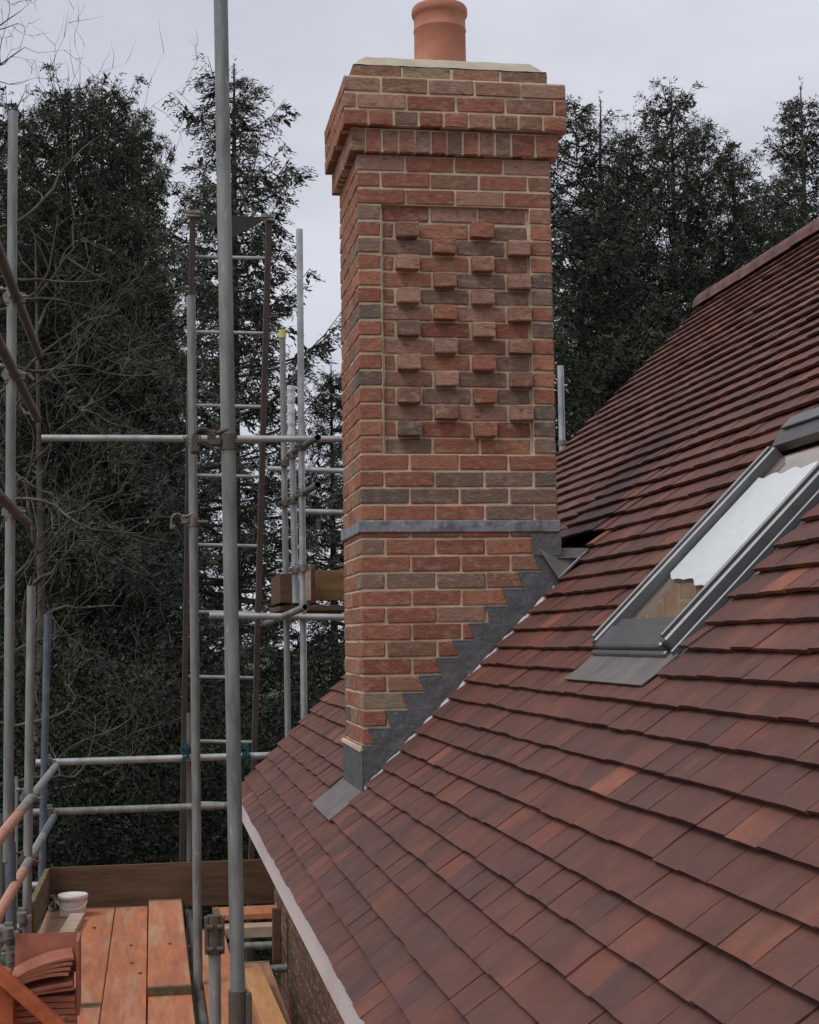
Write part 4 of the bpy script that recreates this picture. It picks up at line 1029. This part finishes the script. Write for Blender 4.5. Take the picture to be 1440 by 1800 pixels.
V, F = limb_tubes(tr_segs, 10); o = link('trunk', np_mesh('trunk', V, F, 'bark_bare', True)); place(o, bt)
starts = []
rs = np.random.default_rng(8)
for i, z_ in enumerate((-2.0, -1.3, -0.7, -0.2, 0.3, 0.8, 1.3, 1.8, 2.3, 2.8, 3.2, 3.55)):
    starts.append(((bx, 9.5, z_), (rs.uniform(0.7, 1.2), rs.uniform(-0.5, 0.9), rs.uniform(0.15, 0.75) if z_ > -0.5 else rs.uniform(0.0, 0.35)), rs.uniform(1.8, 2.9), 0.025))
for i, z_ in enumerate((0.5, 1.6, 2.6, 3.5)): starts.append(((bx, 9.5, z_), (rs.uniform(-1, -.3), rs.uniform(-0.5, 0.6), rs.uniform(0.4, 0.9)), 1.8, 0.03))
for z_ in (3.9, 4.4, 4.9, 5.3): starts.append(((bx, 9.5, z_), (rs.uniform(0.3, 0.7), rs.uniform(-0.3, 0.3), rs.uniform(0.6, 1.0)), rs.uniform(0.8, 1.3), 0.020))
segs = bare_tree(5, None, starts, levels=4)
V, F = limb_tubes(segs, 4); o = link('branches', np_mesh('branches', V, F, 'bark_bare', True)); place(o, bt)
print('bare segs', len(segs))
bx2 = P(60, 900, 15).x
bt2 = empty('bare_tree', (bx2, 15, GZ), 'smaller leafless tree deeper among the left conifers', 'tree')
st = []
for i in range(14): st.append(((bx2, 15, -3+0.55*i), (rs.normal(0, 1), rs.normal(0, .6), rs.uniform(0.2, 1.0)), rs.uniform(1.2, 2.3), 0.03))
segs = bare_tree(9, None, st, levels=4)
V, F = limb_tubes(segs, 4); o = link('branches', np_mesh('branches', V, F, 'bark_bare', True)); place(o, bt2)
V, F = limb_tubes([(np.array([bx2, 15, GZ]), np.array([bx2+.1, 15, 0]), .07, .05), (np.array([bx2+.1, 15, 0]), np.array([bx2, 15, 5.0]), .05, .01)], 8); o = link('trunk', np_mesh('trunk', V, F, 'bark_bare', True)); place(o, bt2)

# evergreen shrubs filling the lower background
def shrub(seed, c, R3, n, ls):
    rng = np.random.default_rng(seed); d = rng.normal(size=(n, 3)); d /= np.linalg.norm(d, axis=1, keepdims=True)
    lob = 1 + 0.16*np.sin(d[:, 0]*5+seed)+0.14*np.sin(d[:, 2]*7+2*seed)+0.12*np.sin(d[:, 1]*6+3*seed)
    r = (0.55+0.47*rng.random(n)**0.6)*lob; B = d*r[:, None]*np.array(R3)[None]; keep = B[:, 2]+c[2] > GZ; B = B[keep]; d = d[keep]
    D = d*0.6+rng.normal(0, 0.8, B.shape); D[:, 2] -= 0.2
    return kites(B, D, ls*rng.uniform(0.6, 1.3, len(B)), ls*0.5*rng.uniform(0.7, 1.2, len(B)), rng)
SH = ((120, 1230, 12.5, (1.7, 1.3, 3.2), 'dark evergreen shrub behind the left guard rails'), (300, 1180, 13.2, (1.6, 1.3, 3.4), 'dark evergreen shrub behind the foot of the ladder'), (480, 1150, 13.0, (1.5, 1.3, 3.4), 'evergreen shrub with brighter leaves behind the gable poles'),
      (-20, 1250, 12.0, (1.4, 1.3, 3.2), 'dark evergreen shrub at the far left edge of the garden'), (620, 1140, 14.0, (1.6, 1.3, 3.4), 'dark evergreen shrub directly behind the chimney foot'), (210, 1130, 15.5, (2.2, 1.4, 3.6), 'taller dark shrub further back behind the ladder'), (420, 1080, 15.8, (2.0, 1.4, 3.4), 'taller dark shrub further back left of the chimney'))
for i, (u, v, Y, R3, lb) in enumerate(SH):
    top = P(u, v, Y); c = (top.x, Y, top.z-R3[2]*1.0)
    sh = empty('evergreen_shrub', (c[0], Y, GZ), lb, 'shrub', 'evergreen shrubs behind the scaffold')
    V, F = shrub(i+3, c, R3, 19000, 0.07); V[:, 2] += c[2]-GZ; link('foliage', np_mesh('foliage', V, F, 'leaves'), sh)
    sg_ = [(np.array([0, 0, 0.]), np.array([rnd.uniform(-.6, .6), rnd.uniform(-.5, .5), (c[2]-GZ)+1.0]), 0.04, 0.012) for _ in range(5)]
    V, F = limb_tubes(sg_, 6); link('stem', np_mesh('stem', V, F, 'bark', True), sh)
